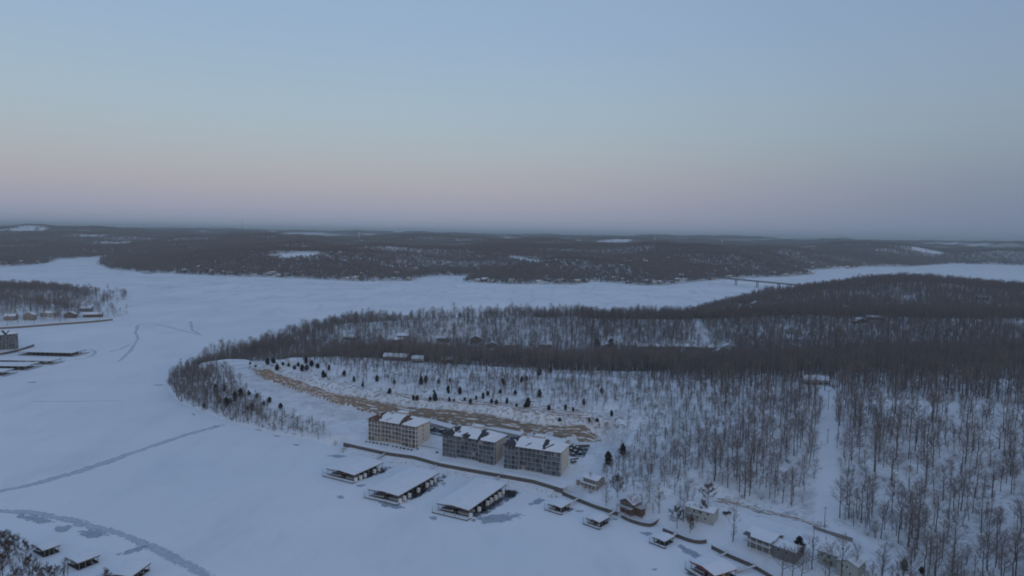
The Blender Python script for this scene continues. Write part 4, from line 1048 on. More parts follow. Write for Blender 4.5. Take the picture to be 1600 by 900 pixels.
# pale green house
yw, A, W_ = yaw_px((1277, 875), (1306, 885), 7.0)
h_ = gable_house('house', 'pale green two storey house with snowy roof at the lower right', 'house', (A[0], A[1], h1(A[0] + 6, A[1] + 3) - .3), yw, 12.0, 8.0, 5.0, .36, .5, M_greenwall, M_greyroof,
                 [('f', x, 3.0, 1.1, 1.2) for x in (2.0, 4.6, 8.2)] + [('f', 3.0, .6, 1.1, 1.2)], door=6.0, chimney=True)
c_ = gable_house('house_wing', None, None, (9.5, -3.4, -.4), 0, 8.5, 9.0, 5.2, .40, .5, M_greenwall, M_greyroof, [('f', 2.4, 3.2, .7, 1.3), ('f', 4.2, 3.2, .7, 1.3), ('f', 2.4, .6, .7, 1.3), ('f', 5.6, .6, .7, 1.3), ('r', 4, 3, 1.2, 1.2)], axis='y')
adopt(c_, h_)

# garages behind the blocks
def garage(pa, pb, label, n, ext=0.0):
    A, B = G(*pa, 11.0), G(*pb, 11.0); W = float(np.hypot(*(B - A)[:2])) + ext; yw = math.atan2(B[1] - A[1], B[0] - A[0])
    o = gable_house('garage_row', label, 'garage', (A[0], A[1], 7.9), yw, W, 7.0, 2.9, .25, .4, M_cream, M_greyroof)
    for i in range(n): link('garage_door', shared_box('garage_door', W / n - .8, .08, 2.2, M_trimgrey), o, (W * (i + .5) / n, -.07, 0))
garage((652, 655), (704, 669), 'snow roofed garage row behind the block with the brown roof', 7)
garage((748, 666.5), (813, 680), 'long snow roofed garage row behind the middle block', 9)
garage((838, 682), (881, 692), 'snow roofed garage row behind the rightmost block', 6)

# ------------------------------------------------------------------ docks
def quad_frame(q, z):
    L, F, Rr, B = [np.array(G(*p, z)[:2]) for p in q]
    v = ((Rr - F) + (B - L)) / 2; ln = np.linalg.norm(v); v /= ln
    u = np.array([v[1], -v[0]]); wd = abs(((F - L) @ u + (Rr - B) @ u) / 2)
    if (F - L) @ u < 0: u = -u
    c = (L + F + Rr + B) / 4
    o = c - u * wd / 2 - v * ln / 2
    return o, math.atan2(u[1], u[0]), wd, ln
def gabled_sheet(W, L, z, rise, t, ov, axis='y'):
    m = MB()
    for a, b in ((-ov, W / 2), (W + ov, W / 2)):
        q = [(a, -ov, z), (a, L + ov, z), (b, L + ov, z + rise), (b, -ov, z + rise)]
        m.hexa(q, [(x, y, zz + t) for x, y, zz in q])
    return m
def covered_dock(label, quad, z=4.6, rise=.7, slips=8, lockers=(), seed=0, group=None, front_deck=2.6, roofm=None, name='covered_dock', boats=3, fascia=None, end_wall=None):
    (ox, oy), yaw, W, L = quad_frame(quad, z)
    o = empty(name, (ox, oy, 0), yaw, label, 'dock', group); r = random.Random(seed)
    ro = gabled_sheet(W, L, z - .25, rise, .14, .3).build('roof', roofm or M_steel, o)
    gabled_sheet(W, L, z - .106, rise, .24, .22).build('roof_snow', M_roofsnow, ro)
    m = MB()
    for y in (-.28, L + .14): m.box(-.25, W + .25, y, y + .14, z - .62, z - .27)
    for x in (-.29, W + .15): m.box(x, x + .14, -.1, L + .1, z - .62, z - .27)
    m.build('fascia', fascia or M_darkwood, o)
    mid = W / 2
    # open water as a near-black sheet, added to darken the shade under the roof
    m = MB(); m.add([(0.2, .2, .10), (W - .2, .2, .10), (W - .2, L - .2, .10), (.2, L - .2, .10)], [(0, 1, 2, 3)]); wt = m.build('dock_shade_water', M_shadewater, o)
    # walkways float on the ice: spine, front and back decks, fingers
    def walk(nm, x0, x1, y0, y1):
        m = MB(); m.box(x0, x1, y0, y1, .12, .55); p = m.build(nm, M_darkwood, o)
        if nm != 'front_walkway': return
        m = MB(); m.box(x0 + .12, x1 - .12, y0 + .1, y1 - .1, .554, .68); m.build('deck_snow', M_roofsnow, p)
    walk('spine_walkway', mid - 1.0, mid + 1.0, .3, L)
    if front_deck: walk('front_walkway', -1.2, W + 1.2, -front_deck, .2)
    for i in range(slips + 1):
        y = .3 + (L - 1.2) * i / slips
        for s_ in (-1, 1):
            if s_ < 0: walk('finger', .1, mid - 1.1, y, y + .8)
            else: walk('finger', mid + 1.1, W - .1, y, y + .8)
        for x in (.12, W - .32): link('post', shared_box('post', .2, .2, z - .5, M_steel), o, (x + .1, y + .3, .2))
    for i, e in lockers:
        y = .3 + (L - 1.2) * i / slips
        lk = link('locker', shared_box('locker', 1.3, 1.5, 2.2, M_white), o, (W + .75 - e, y - .3, .35)); link('locker_lid', shared_box('locker_lid', 1.44, 1.64, .12, M_roofsnow), lk, (0, -.07, 2.204))
    if front_deck:
        for i in range(4): link('front_post', shared_box('front_post', .16, .16, 3.4, M_steel), o, (-1.0 + (W + 2) * i / 3, -front_deck + .1, .5))
    if end_wall:
        m = MB(); m.add([(.2, -.05, z - .3), (W - .2, -.05, z - .3), (W / 2, -.05, z + rise - .3), (.2, .05, z - .3), (W - .2, .05, z - .3), (W / 2, .05, z + rise - .3)], [(0, 1, 2), (5, 4, 3), (0, 2, 5, 3), (2, 1, 4, 5), (1, 0, 3, 4)]); m.build('gable_end', end_wall, o)
    rot = Matrix.Rotation(yaw, 3, 'Z')
    for b in range(boats):
        sl = b // 2; side = b % 2
        y = .3 + (L - 1.2) * (sl + .5) / slips + .35; x = (W * .25 if side == 0 else W * .75)
        p = rot @ Vector((x, y, 0)); BOATS.append((ox + p.x, oy + p.y, yaw + (math.pi / 2 if side else -math.pi / 2), label, min((L - 1.2) / slips - 1.3, 2.4), min(W / 2 - 2.2, 7.5)))
    return o, yaw, W, L
BOATS = []
DG = 'big covered docks below the blocks'
covered_dock('short covered boat dock, leftmost of the three big ones below the blocks', [(510, 732), (553.7, 741.5), (599.4, 722), (556, 713)], slips=6, lockers=((0, 0), (1, 0), (2, .3), (4, 0), (5, .2)), seed=1, group=DG, boats=4)
covered_dock('covered boat dock in the middle of the three big ones below the blocks', [(577, 763.7), (620.7, 774.6), (685.5, 739.3), (642, 729)], slips=9, lockers=((0, 0), (1, .2), (2, 0), (4, 0), (6, 0), (7, 0), (8, .2)), seed=2, group=DG, boats=4)
covered_dock('covered boat dock with ice free pool, rightmost of the three big ones', [(684.4, 786), (731, 796.5), (791.7, 756.3), (745, 746)], slips=9, lockers=((0, -.2), (2, 0), (4, 0), (5, .2), (6, 0), (7, 0), (8, .1)), seed=3, group=DG, boats=5, front_deck=3.4)
covered_dock('small covered dock with white shed, just right of the open pool', [(857, 786.5), (876, 793.5), (890, 786), (871, 779)], 3.4, .5, 3, seed=4, boats=1, front_deck=1.8)
covered_dock('small covered dock with a red boat below the low seawall', [(917, 808.5), (935.5, 816), (951, 808), (932.5, 800.5)], 3.4, .5, 3, seed=5, boats=2, front_deck=1.6)
covered_dock('small open sided dock below the white cottage', [(1020, 839), (1038, 846), (1053, 838), (1034.5, 831.5)], 3.0, .4, 2, seed=6, boats=0, front_deck=1.4)
covered_dock('wide covered dock with red gable trim at the bottom edge', [(1076, 876), (1119, 899), (1153, 887), (1111, 867)], 4.2, 1.0, 3, seed=7, boats=2, front_deck=1.8, fascia=M_red, end_wall=M_red)
LD = 'long docks on the ice by the left edge'
covered_dock('long covered dock, farthest of those on the ice at the left edge', [(120, 551.5), (128, 545.5), (45, 543.5), (37, 549.5)], 4.4, .4, 12, seed=8, group=LD, boats=0, lockers=((2, 0), (5, 0), (7, 0), (9, 0), (11, 0)))
covered_dock('low long covered dock, second farthest at the left edge', [(82, 564), (94, 559.5), (-50, 557), (-60, 561.5)], 4.0, .4, 10, seed=9, group=LD, boats=0)
covered_dock('long covered dock, second nearest at the left edge', [(42, 572), (60, 566), (-50, 565), (-62, 571)], 4.4, .4, 10, seed=10, group=LD, boats=0)
covered_dock('covered dock cut by the left edge, nearest of the long ones', [(8, 581), (19, 576), (-70, 575), (-80, 580)], 4.4, .4, 8, seed=11, group=LD, boats=0)
covered_dock('leftmost covered dock beside dark trees at the lower left', [(48, 851), (69, 859), (95, 850.5), (74, 842)], 3.6, .5, 3, seed=12, boats=1, front_deck=0)
covered_dock('middle covered dock of the three at the lower left', [(101, 872), (123, 878), (157, 867), (134, 858)], 3.6, .5, 3, seed=13, boats=1, front_deck=0)
covered_dock('rightmost covered dock at the lower left, cut by the bottom edge', [(170, 894), (199, 904), (230, 883), (200, 872)], 3.6, .5, 3, seed=14, boats=1, front_deck=0)
m = MB(); m.box(-1, 1, -1, 1, 0, 2.3); q = G(891, 790, 0)
sh = empty('dock_shed', (q[0], q[1], .2), -.4, 'little white shed at the landward end of the small dock', 'shed'); m.build('wall', M_white, sh); m = MB(); m.box(-1.2, 1.2, -1.2, 1.2, 2.304, 2.55); m.build('roof_snow', M_roofsnow, sh)

def boat(x, y, yaw, W, L, cov, label, group):
    o = empty('motor_boat', (x, y, .35), yaw, label, 'boat', group)
    W = max(1.6, W); h = L / 2
    out = [(-W / 2, -h), (W / 2, -h), (W / 2, h * .35), (W * .3, h * .8), (0, h), (-W * .3, h * .8), (-W / 2, h * .35)]
    m = MB(); n = len(out)
    m.add([(a * .7, b * .95, 0) for a, b in out] + [(a, b, 1.0) for a, b in out], [tuple(range(n - 1, -1, -1)), tuple(range(n, 2 * n))] + [(i, (i + 1) % n, n + (i + 1) % n, n + i) for i in range(n)])
    m.build('hull', M_hull, o)
    m = MB(); c2 = [(a * .9, b * .9) for a, b in out]
    m.add([(a, b, 1.004) for a, b in c2] + [(a * .25, b * .6, 1.6) for a, b in c2], [tuple(range(n, 2 * n))] + [(i, (i + 1) % n, n + (i + 1) % n, n + i) for i in range(n)])
    m.build('cover', cov, o)
for i, (x, y, yw, lab, w_, l_) in enumerate(BOATS):
    boat(x, y, yw, w_, l_, [M_blue, M_greywall, M_black, M_curtain][i % 4] if 'a red boat' not in lab else M_red, 'covered motor boat laid up under a dock roof', 'boats under the dock roofs')

def gangway(a, b, za, zb, label, w=1.5):
    A = G(*a, za); B = G(*b, zb); o = empty('gangway', tuple(A), 0, label, 'gangway')
    d = Vector((B - A)); m = MB(); m.beam((0, 0, 0), d, w, .16); dk = m.build('deck', M_wood, o)
    m = MB(); m.beam((0, 0, .145), d + Vector((0, 0, .145)), w * .8, .1); m.build('deck_snow', M_roofsnow, dk)
    q = Vector((-d.y, d.x, 0)).normalized() * (w / 2)
    for s_ in (-1, 1):
        m = MB(); m.beam(q * s_ + Vector((0, 0, 1.0)), d + q * s_ + Vector((0, 0, 1.0)), .07, .07)
        for k in range(5): p = d * (k / 4) + q * s_; m.box(p.x - .04, p.x + .04, p.y - .04, p.y + .04, p.z, p.z + 1.0)
        m.build('handrail', M_steel, o)
gangway((605, 705), (589, 717), 4.4, .6, 'gangway from the long wall to the leftmost big dock')
gangway((690, 719), (674, 734), 4.4, .6, 'gangway from the long wall to the middle big dock')
gangway((784, 739), (773, 752), 4.4, .6, 'gangway from the long wall to the rightmost big dock')
gangway((903, 779), (888, 787), 2.2, .6, 'gangway from the low seawall to the dock with the white shed')
gangway((961, 798), (948, 806), 2.2, .6, 'gangway from the low seawall to the dock with the red boat')
gangway((1057, 833), (1045, 842), 2.1, .6, 'gangway from the curved seawall to the open sided dock')
gangway((1180, 884), (1150, 893), 2.1, .6, 'long gangway from the straight seawall to the dock with red trim', 1.3)
gangway((1137, 863), (1116, 873), 2.1, .6, 'thin gangway behind the dock with red trim', 1.0)
# slide on the wide dock
q = G(1131, 899, 3.0); sl = empty('water_slide', (q[0], q[1], .6), .3, 'yellow water slide on the dock with red trim', 'slide')
m = MB()
for k in range(5):
    a0, a1 = k / 5 * 2.2, (k + 1) / 5 * 2.2
    m.hexa([(-.45, a0, 2.6 - a0 * 1.0), (.45, a0, 2.6 - a0), (.45, a1, 2.6 - a1), (-.45, a1, 2.6 - a1)], [(-.45, a0, 2.9 - a0), (.45, a0, 2.9 - a0), (.45, a1, 2.9 - a1), (-.45, a1, 2.9 - a1)])
m.build('chute', M_yellow, sl); m = MB(); m.box(-.4, .4, -.3, -.1, 0, 2.5); m.build('ladder', M_steel, sl)

# ------------------------------------------------------------------ cars, shrubs, poles
def make_car(loc, yaw, body, label, group):
    o = empty('parked_car', loc, yaw, label, 'car', group)
    pr = [(-2.2, .35), (2.2, .35), (2.25, .75), (1.9, .95), (.9, 1.0), (-2.2, 1.05), (-2.3, .6)]
    m = MB(); n = len(pr)
    m.add([(a, -.88, b) for a, b in pr] + [(a, .88, b) for a, b in pr], [tuple(range(n)), tuple(range(2 * n - 1, n - 1, -1))] + [(i, n + i, n + (i + 1) % n, (i + 1) % n) for i in range(n)]); m.build('body', body, o)
    m = MB(); m.hexa([(-1.9, -.82, 1.0), (.9, -.82, 1.0), (.9, .82, 1.0), (-1.9, .82, 1.0)], [(-1.5, -.65, 1.55), (.2, -.65, 1.55), (.2, .65, 1.55), (-1.5, .65, 1.55)]); cb = m.build('cabin', M_glass, o)
    m = MB(); m.box(-1.5, .2, -.66, .66, 1.554, 1.68); m.build('roof_snow', M_roofsnow, cb)
    if 'tyre' not in PANE: mm = MB(); mm.tube((0, -.1, 0), (0, .1, 0), .33, .33, 10); PANE['tyre'] = mm.mesh('wheel', M_black)
    for a in (-1.4, 1.4):
        for b in (-.86, .86): link('wheel', PANE['tyre'], o, (a, b, .33))
CARC = [mat('car_black', (.02, .02, .024), .3, .5), mat('car_blue', (.03, .04, .07), .3, .5), mat('car_grey', (.12, .12, .13), .3, .5), mat('car_red', (.12, .02, .02), .3, .5)]
y0_ = BL[0][2]
for k, (px, py) in enumerate([(676, 672), (689, 674.5), (693, 675)]):
    q = G(px, py, 8.0); make_car((q[0], q[1], h1(q[0], q[1]) + .1), y0_ + 1.5, CARC[k % 4], 'dark parked car in the car park between the first and second block', 'cars behind the first block')
for k, (px, py) in enumerate([(893, 697), (898, 700), (903, 702), (893, 704), (900, 707), (907, 709), (896, 711)]):
    q = G(px, py, 8.0); make_car((q[0], q[1], h1(q[0], q[1]) + .1), BL[2][2] + .3 * (k % 2) + 1.2, CARC[k % 4], 'dark parked car in the car park right of the third block', 'cars right of the third block')
q = G(791, 684, 8.0); make_car((q[0], q[1], h1(q[0], q[1]) + .1), 1.2, CARC[0], 'parked car in the gap between the middle and rightmost block', None)
q = G(896, 726, 5.5); make_car((q[0], q[1], h1(q[0], q[1]) + .1), .8, CARC[2], 'snowy parked car below the wall right of the third block', None)
q = G(1136, 801, 8.0); make_car((q[0], q[1], h1(q[0], q[1]) + .1), .5, CARC[0], 'small dark vehicle on the snow right of the white cottage', None)
def pad(quad, z, name='parking_lot'):
    P = [G(*p, z) for p in quad]; vs = []; n = 8
    for j in range(n + 1):
        for i in range(n + 1):
            u, v = i / n, j / n; p = P[0] * (1 - u) * (1 - v) + P[1] * u * (1 - v) + P[2] * u * v + P[3] * (1 - u) * v; vs.append((p[0], p[1], h1(p[0], p[1]) + .1))
    me = bpy.data.meshes.new(name); me.from_pydata(vs, [], [(j * (n + 1) + i, j * (n + 1) + i + 1, (j + 1) * (n + 1) + i + 1, (j + 1) * (n + 1) + i) for j in range(n) for i in range(n)])
    me.materials.append(M_asphalt); me.update(); tag(link(name, me), kind='structure')
pad([(672, 678), (700, 684), (705, 672), (672, 666)], 8.0); pad([(889, 712), (913, 714), (920, 701), (889, 697)], 8.0); pad([(782, 690), (800, 694), (826, 684), (808, 680)], 8.0)

def shrub_mesh(seed, n=110):
    r = np.random.default_rng(seed); d = r.normal(size=(n, 3)); d /= np.linalg.norm(d, axis=1)[:, None]; d[:, 2] = np.abs(d[:, 2])
    P = d * .25; Q = d * (.55 + .25 * r.random(n))[:, None]; return crown_mb(blades(P, Q, .16, .08, r.normal(size=P.shape))).mesh('round_shrub', M_cedar)
def place_shrubs(pts, label, group):
    me = [shrub_mesh(600 + i) for i in range(3)]
    for i, (px, py) in enumerate(pts):
        q = T(px, py); o = link('round_shrub', me[i % 3], None, tuple(q), rng.random() * 6); o.scale = (1.0 + .3 * rng.random(),) * 3; tag(o, label, 'shrub', group)

def utility_pole(px, py, h, label, arms=True, material=None):
    q = T(px, py); o = empty('utility_pole', tuple(q), .2, label, 'pole'); m = MB(); m.tube((0, 0, -1), (0, 0, h), .17, .11, 8); m.build('shaft', material or M_pole, o)
    if arms:
        m = MB(); m.box(-1.2, 1.2, -.06, .06, h - .9, h - .75); ca = m.build('crossarm', M_pole, o)
        for x in (-1.1, 0, 1.1): link('insulator', shared_box('insulator', .1, .1, .2, M_white), ca, (x, -.05, h - .746))

# ------------------------------------------------------------------ bridge, masts, far houses
def bridge():
    A = np.array(G(1112, 432.5, 20)); B = np.array(G(1275, 447.5, 20)); d = B - A; L = float(np.hypot(d[0], d[1])); yw = math.atan2(d[1], d[0])
    o = empty('road_bridge', (A[0], A[1], 0), yw, 'long low road bridge on twin piers across the frozen lake', 'bridge')
    m = MB(); m.box(0, L, -5.5, 5.5, 17.2, 20); m.build('deck', M_concrete, o)
    for s_ in (-5.4, 5.1): m = MB(); m.box(0, L, s_, s_ + .3, 20.004, 21.1); m.build('parapet', M_concrete, o)
    m = MB(); m.box(0, L, -4.9, 4.9, 20.004, 20.1); m.build('roadway', M_asphalt, o)
    for px in (1150, 1183.6, 1216.5, 1251):
        t = G(px, 440, 20); x = (Vector((t - A)).to_2d() @ Vector((math.cos(yw), math.sin(yw))))
        P = A + d * (((px - 1112) / (1275 - 1112)))
        # where along the span the pier stands
        best = min(np.linspace(0, 1, 400), key=lambda f: abs(project(*(A + d * f)[:2], 17.0)[0] - px)); x = best * L
        for s_ in (-3.2, 3.2): m = MB(); m.tube((x, s_, -2), (x, s_, 15.8), 1.3, 1.2, 10); m.build('pier', M_concrete, o)
        m = MB(); m.box(x - 1.4, x + 1.4, -5.2, 5.2, 15.8, 17.19); m.build('pier_cap', M_concrete, o)
bridge()
def far_point(px, d):
    r = ray(px, 380); k = d / math.hypot(r[0], r[1]); x, y = r[0] * k, r[1] * k; return x, y, h1(x, y)
x, y, z = far_point(379, 5600); o = empty('radio_mast', (x, y, z), 0, 'thin radio mast on the skyline at the left', 'mast')
top = CAM_H + 14.0 / FPX * math.hypot(x, y)
m = MB(); m.tube((0, 0, 0), (0, 0, top - z), 1.6, .8, 6); m.build('shaft', M_darkwood, o)
for k in range(3): m = MB(); m.tube((0, 0, (top - z) * .8), (60 * math.cos(k * 2.1), 60 * math.sin(k * 2.1), 0), .12, .12, 3); m.build('guy_wire', M_steel, o)
for px, dd, hh, lb in ((561, 5200, 62, 'white water tower on the skyline, the nearest'), (1023, 6100, 58, 'pale water tower on the skyline right of the centre'), (1128, 6300, 52, 'pale water tower on the skyline above the bridge')):
    x, y, z = far_point(px, dd); o = empty('water_tower', (x, y, z), 0, lb, 'tower')
    m = MB(); m.tube((0, 0, 0), (0, 0, hh), 2.6, 2.2, 10); m.build('shaft', M_white, o)
    m = MB(); m.tube((0, 0, hh - 1), (0, 0, hh + 4), 2.5, 7, 12); m.tube((0, 0, hh + 4), (0, 0, hh + 9), 7, 7, 12); m.tube((0, 0, hh + 9), (0, 0, hh + 12), 7, 2, 12); m.build('tank', M_white, o)

def small_house(loc, yaw, W, D, h, wall, roofm, label, group, name='lake_house', win=4):
    ax = 'y' if (int(abs(loc[0]) * 7) % 2 and W < 20) else 'x'
    o = gable_house(name, label, 'house', loc, yaw, W, D, h, .5, .7, wall, roofm, [('f', W * (i + .5) / win, .8 + r_ * 3.0, 2.2, 1.5) for i in range(win) for r_ in range(max(1, int(h / 3)))], group=group, axis=ax)
    return o
WALLS = [M_greywall, M_palewall, M_brownwall, M_greywall, M_wood, M_palewall]
def mid_houses():
    for i, (px, py, W, h) in enumerate(MIDH):
        q = MIDP[i]
        if px < 760: lb, gp = 'snow roofed house at the foot of the second ridge, left part', 'houses below the second ridge on the left'
        elif px < 1140: lb, gp = 'snow roofed house in the hollow in the middle of the woods', 'houses in the wooded hollow'
        else: lb, gp = 'snow roofed house half hidden on the wooded hill at the right', 'houses on the right hill'
        small_house((q[0], q[1], q[2] - .3), rng.uniform(-.45, .3) if px != 1257 else -.1, W, 9, h, M_palewall if px == 1257 else WALLS[i % 6], [M_greyroof, M_darkroof][i % 2], lb, gp)
    for px, py, W, h, lb in ((6, 501, 15, 7, 'tan lake house at the left edge on the promontory'), (36, 500, 15, 8, 'tan three storey lake house behind the left seawall'), (62, 495, 24, 6, 'snow roofed house in the middle of the left promontory'),
                             (100, 497, 16, 6, 'brown house behind the left seawall'), (130, 496, 26, 5, 'long brown house near the end of the left promontory'), (124, 487, 18, 6, 'snow roofed house uphill on the left promontory')):
        q = T(px, py); small_house((q[0], q[1], q[2] - .3), rng.uniform(.1, .35), W, 11, h, [M_tanwall, M_tanwall, M_palewall, M_brownwall, M_brownwall, M_greywall][[6, 36, 62, 100, 130, 124].index(px)], M_greyroof, lb, None)
def far_houses():
    spots = []
    for px0, px1, py0, py1, n in ((165, 340, 419, 427, 16), (345, 510, 427, 434, 18), (520, 640, 436, 438, 5), (560, 640, 428, 434, 4), (730, 920, 438, 443, 14), (860, 1050, 433, 444, 22), (960, 1040, 405, 412, 16), (1040, 1270, 424, 440, 34),
                              (1180, 1330, 412, 421, 16), (1400, 1480, 408, 412, 8), (0, 70, 410, 415, 5), (800, 860, 403, 408, 5), (440, 500, 386, 393, 6)):
        for _ in range(n): spots.append((rng.uniform(px0, px1), rng.uniform(py0, py1)))
    protos = {}
    for i, (px, py) in enumerate(spots):
        q = T(px, py)
        if q[2] < .8: q = T(px, py - 3)
        if q[2] < .5: continue
        k = i % 6
        if px < 700: lb, gp = 'tiny lake house on the far shore, left half', 'far shore houses on the left'
        elif px < 1045: lb, gp = 'tiny lake house on the far shore, middle', 'far shore houses in the middle'
        else: lb, gp = 'tiny house in the settlement by the bridge', 'houses by the bridge'
        W = float(rng.uniform(12, 22))
        o = empty('lake_house', (q[0], q[1], q[2] - .3), float(rng.uniform(-.7, .7)), lb, 'house', gp)
        if k not in protos:
            t = gable_house('proto', None, None, (0, 0, 0), 0, 16, 11, 7, .4, .6, [M_cream, M_palewall, M_tanwall, M_brownwall, M_greywall, mat('rosy_stucco', (.45, .27, .20))][k], [M_greyroof, M_darkroof][k % 2], [('f', x_, 1.0, 2.4, 1.6) for x_ in (3, 8, 13)] + [('f', x_, 4.0, 2.4, 1.6) for x_ in (3, 8, 13)])
            protos[k] = [(c.name.split('.')[0], c.data, c.location.copy(), [(g.name.split('.')[0], g.data, g.location.copy()) for g in c.children]) for c in t.children]
            for c in list(t.children):
                for g in list(c.children): bpy.data.objects.remove(g)
                bpy.data.objects.remove(c)
            bpy.data.objects.remove(t)
        for nm, me, lo, kids in protos[k]:
            if nm == 'window': link(nm, me, o, lo); continue
            c = link(nm, me, o, lo)
            for n2, m2, l2 in kids: link(n2, m2, c, l2)
        o.scale = (W / 16, float(rng.uniform(.8, 1.2)), float(rng.uniform(.7, 1.15)))
# ------------------------------------------------------------------ trees
def blades(p0, p1, w0, w1, side):
    """flat tapering slivers (quads) from p0 to p1 arrays"""
    d = p1 - p0; n = np.cross(d, side); n /= np.linalg.norm(n, axis=1)[:, None] + 1e-9
    return np.stack([p0 - n * w0, p0 + n * w0, p1 + n * w1, p1 - n * w1], 1)
def grow_tree(seed, h, clear=0.42, spread=0.30, nlimb=11, nsub=6, ntwig=13, tw=0.022, lean=0.03, up=0.5):
    """a leafless hardwood: trunk and limbs as tapering tubes, branchlets and twigs as slivers"""
    r = random.Random(seed); rn = np.random.default_rng(seed)
    wood = MB(); tw0, tw1, twa, twb = [], [], [], []
    pts = [Vector((0, 0, -0.8))]; rad0 = 0.011 * h + 0.05
    lx, ly = r.uniform(-lean, lean), r.uniform(-lean, lean); K = 7
    for k in range(1, K + 1):
        z = h * 0.93 * k / K
        pts.append(Vector((lx * z + r.uniform(-.018, .018) * z, ly * z + r.uniform(-.018, .018) * z, z)))
    def trunk_at(t):
        f = t * K; i = min(int(f), K - 1); return pts[i].lerp(pts[i + 1], f - i)
    for i in range(K):
        wood.tube(pts[i], pts[i + 1], rad0 * (1 - i / K) ** 0.8 + 0.03, rad0 * (1 - (i + 1) / K) ** 0.8 + 0.03, 5)
    subs = []
    for j in range(nlimb):
        t = clear + (0.97 - clear) * (j + r.random() * .8) / nlimb
        b = trunk_at(t); az = j * 2.4 + r.uniform(-.5, .5)
        L = h * spread * (1.15 - 0.75 * (t - clear) / (1 - clear)) * r.uniform(.75, 1.2)
        el = up + r.uniform(-.12, .2) + 0.35 * (t - clear)
        rr = rad0 * (1 - t) * 0.62 + 0.03
        p = b; dirv = Vector((math.cos(az) * math.cos(el), math.sin(az) * math.cos(el), math.sin(el)))
        seg = []
        for s in range(3):
            q = p + dirv * (L / 3); wood.tube(p, q, rr * (1 - s * .3), rr * (1 - (s + 1) * .3) + .008, 4 if s == 0 else 3)
            seg.append((p, q)); p = q
            dirv = (dirv + Vector((r.uniform(-.22, .22), r.uniform(-.22, .22), r.uniform(0.02, .3)))).normalized()
        for m in range(nsub):
            f = 0.25 + 0.75 * (m + r.random()) / nsub; s = min(int(f * 3), 2)
            a = seg[s][0].lerp(seg[s][1], min(f * 3 - s, 1)); dv = (seg[s][1] - seg[s][0]).normalized()
            dd = (dv + Vector((r.gauss(0, .7), r.gauss(0, .7), r.gauss(.25, .35)))).normalized()
            l2 = L * r.uniform(.28, .5); e = a + dd * l2
            subs.append((a, e))
    for m in range(5):
        a = trunk_at(r.uniform(.8, 1)); dd = Vector((r.gauss(0, .5), r.gauss(0, .5), 1)).normalized(); subs.append((a, a + dd * h * .09))
    A = np.array([s[0][:] for s in subs]); E = np.array([s[1][:] for s in subs])
    quads = [blades(A, E, 0.035, 0.018, rn.normal(size=A.shape))]
    for m in range(ntwig):
        f = (0.2 + 0.8 * rn.random(len(A)))[:, None]; P = A + (E - A) * f
        L = np.linalg.norm(E - A, axis=1)[:, None]
        D = (E - A) / L + rn.normal(size=A.shape) * 0.65 + np.array([0, 0, .25]); D /= np.linalg.norm(D, axis=1)[:, None]
        Q = P + D * (0.35 + 0.5 * rn.random(len(A)))[:, None] * np.clip(L, 1.0, 2.8)
        quads.append(blades(P, Q, tw, tw * .35, rn.normal(size=A.shape)))
    crown = np.concatenate(quads)
    return wood, crown
def crown_mb(c):
    m = MB(); v = c.reshape(-1, 3); m.v = [tuple(p) for p in v]; n = len(c)
    m.f = [(4 * i, 4 * i + 1, 4 * i + 2, 4 * i + 3) for i in range(n)]; m.m = [0] * n
    return m
def joined(name, wood, crown, mats):
    m = MB(); m.v = list(wood.v); m.f = list(wood.f); m.m = [0] * len(wood.f)
    b = len(m.v); c = crown_mb(crown); m.v += c.v
    m.f += [tuple(i + b for i in f) for f in c.f]; m.m += [1] * len(c.f)
    return m.mesh(name, mats)
def grow_cedar(seed, h, w, n=420):
    """eastern red cedar: a dense uneven spindle of small leafy slivers"""
    r = np.random.default_rng(seed)
    t = r.random(n) ** 0.8; prof = np.sin(np.clip(t * 0.93 + 0.07, 0, 1) ** 0.72 * math.pi) ** 0.6
    lump = 0.72 + 0.5 * np.array([math.sin(7 * a + seed) * .5 + .5 for a in r.random(n)])
    az = r.random(n) * 2 * math.pi; rad = w / 2 * prof * (0.55 + 0.45 * r.random(n)) * lump
    P = np.stack([np.cos(az) * rad * .45, np.sin(az) * rad * .45, 0.25 + t * h * .93], 1)
    D = np.stack([np.cos(az) * rad * .62, np.sin(az) * rad * .62, h * .05 * (1 + r.random(n))], 1)
    return blades(P, P + D, 0.22 * w / 3, 0.06 * w / 3, r.normal(size=P.shape))
def grow_brush(seed, h, w, n=26):
    r = np.random.default_rng(seed)
    az = r.random(n) * 2 * math.pi; P = np.stack([np.cos(az), np.sin(az), az * 0 - .05], 1) * np.stack([r.random(n) * w * .25] * 2 + [np.ones(n)], 1)
    Q = P + np.stack([np.cos(az) * w * .45 * r.random(n), np.sin(az) * w * .45 * r.random(n), h * (.4 + .6 * r.random(n))], 1)
    a = blades(P, Q, 0.022, 0.012, r.normal(size=P.shape))
    M = P + (Q - P) * 0.5; D = r.normal(size=P.shape) * w * .16; D[:, 2] = np.abs(D[:, 2]) + h * .15
    return np.concatenate([a, blades(M, M + D, 0.016, 0.008, r.normal(size=P.shape)), blades(P + (Q - P) * .7, P + (Q - P) * .7 + D[::-1], 0.016, 0.008, r.normal(size=P.shape))])

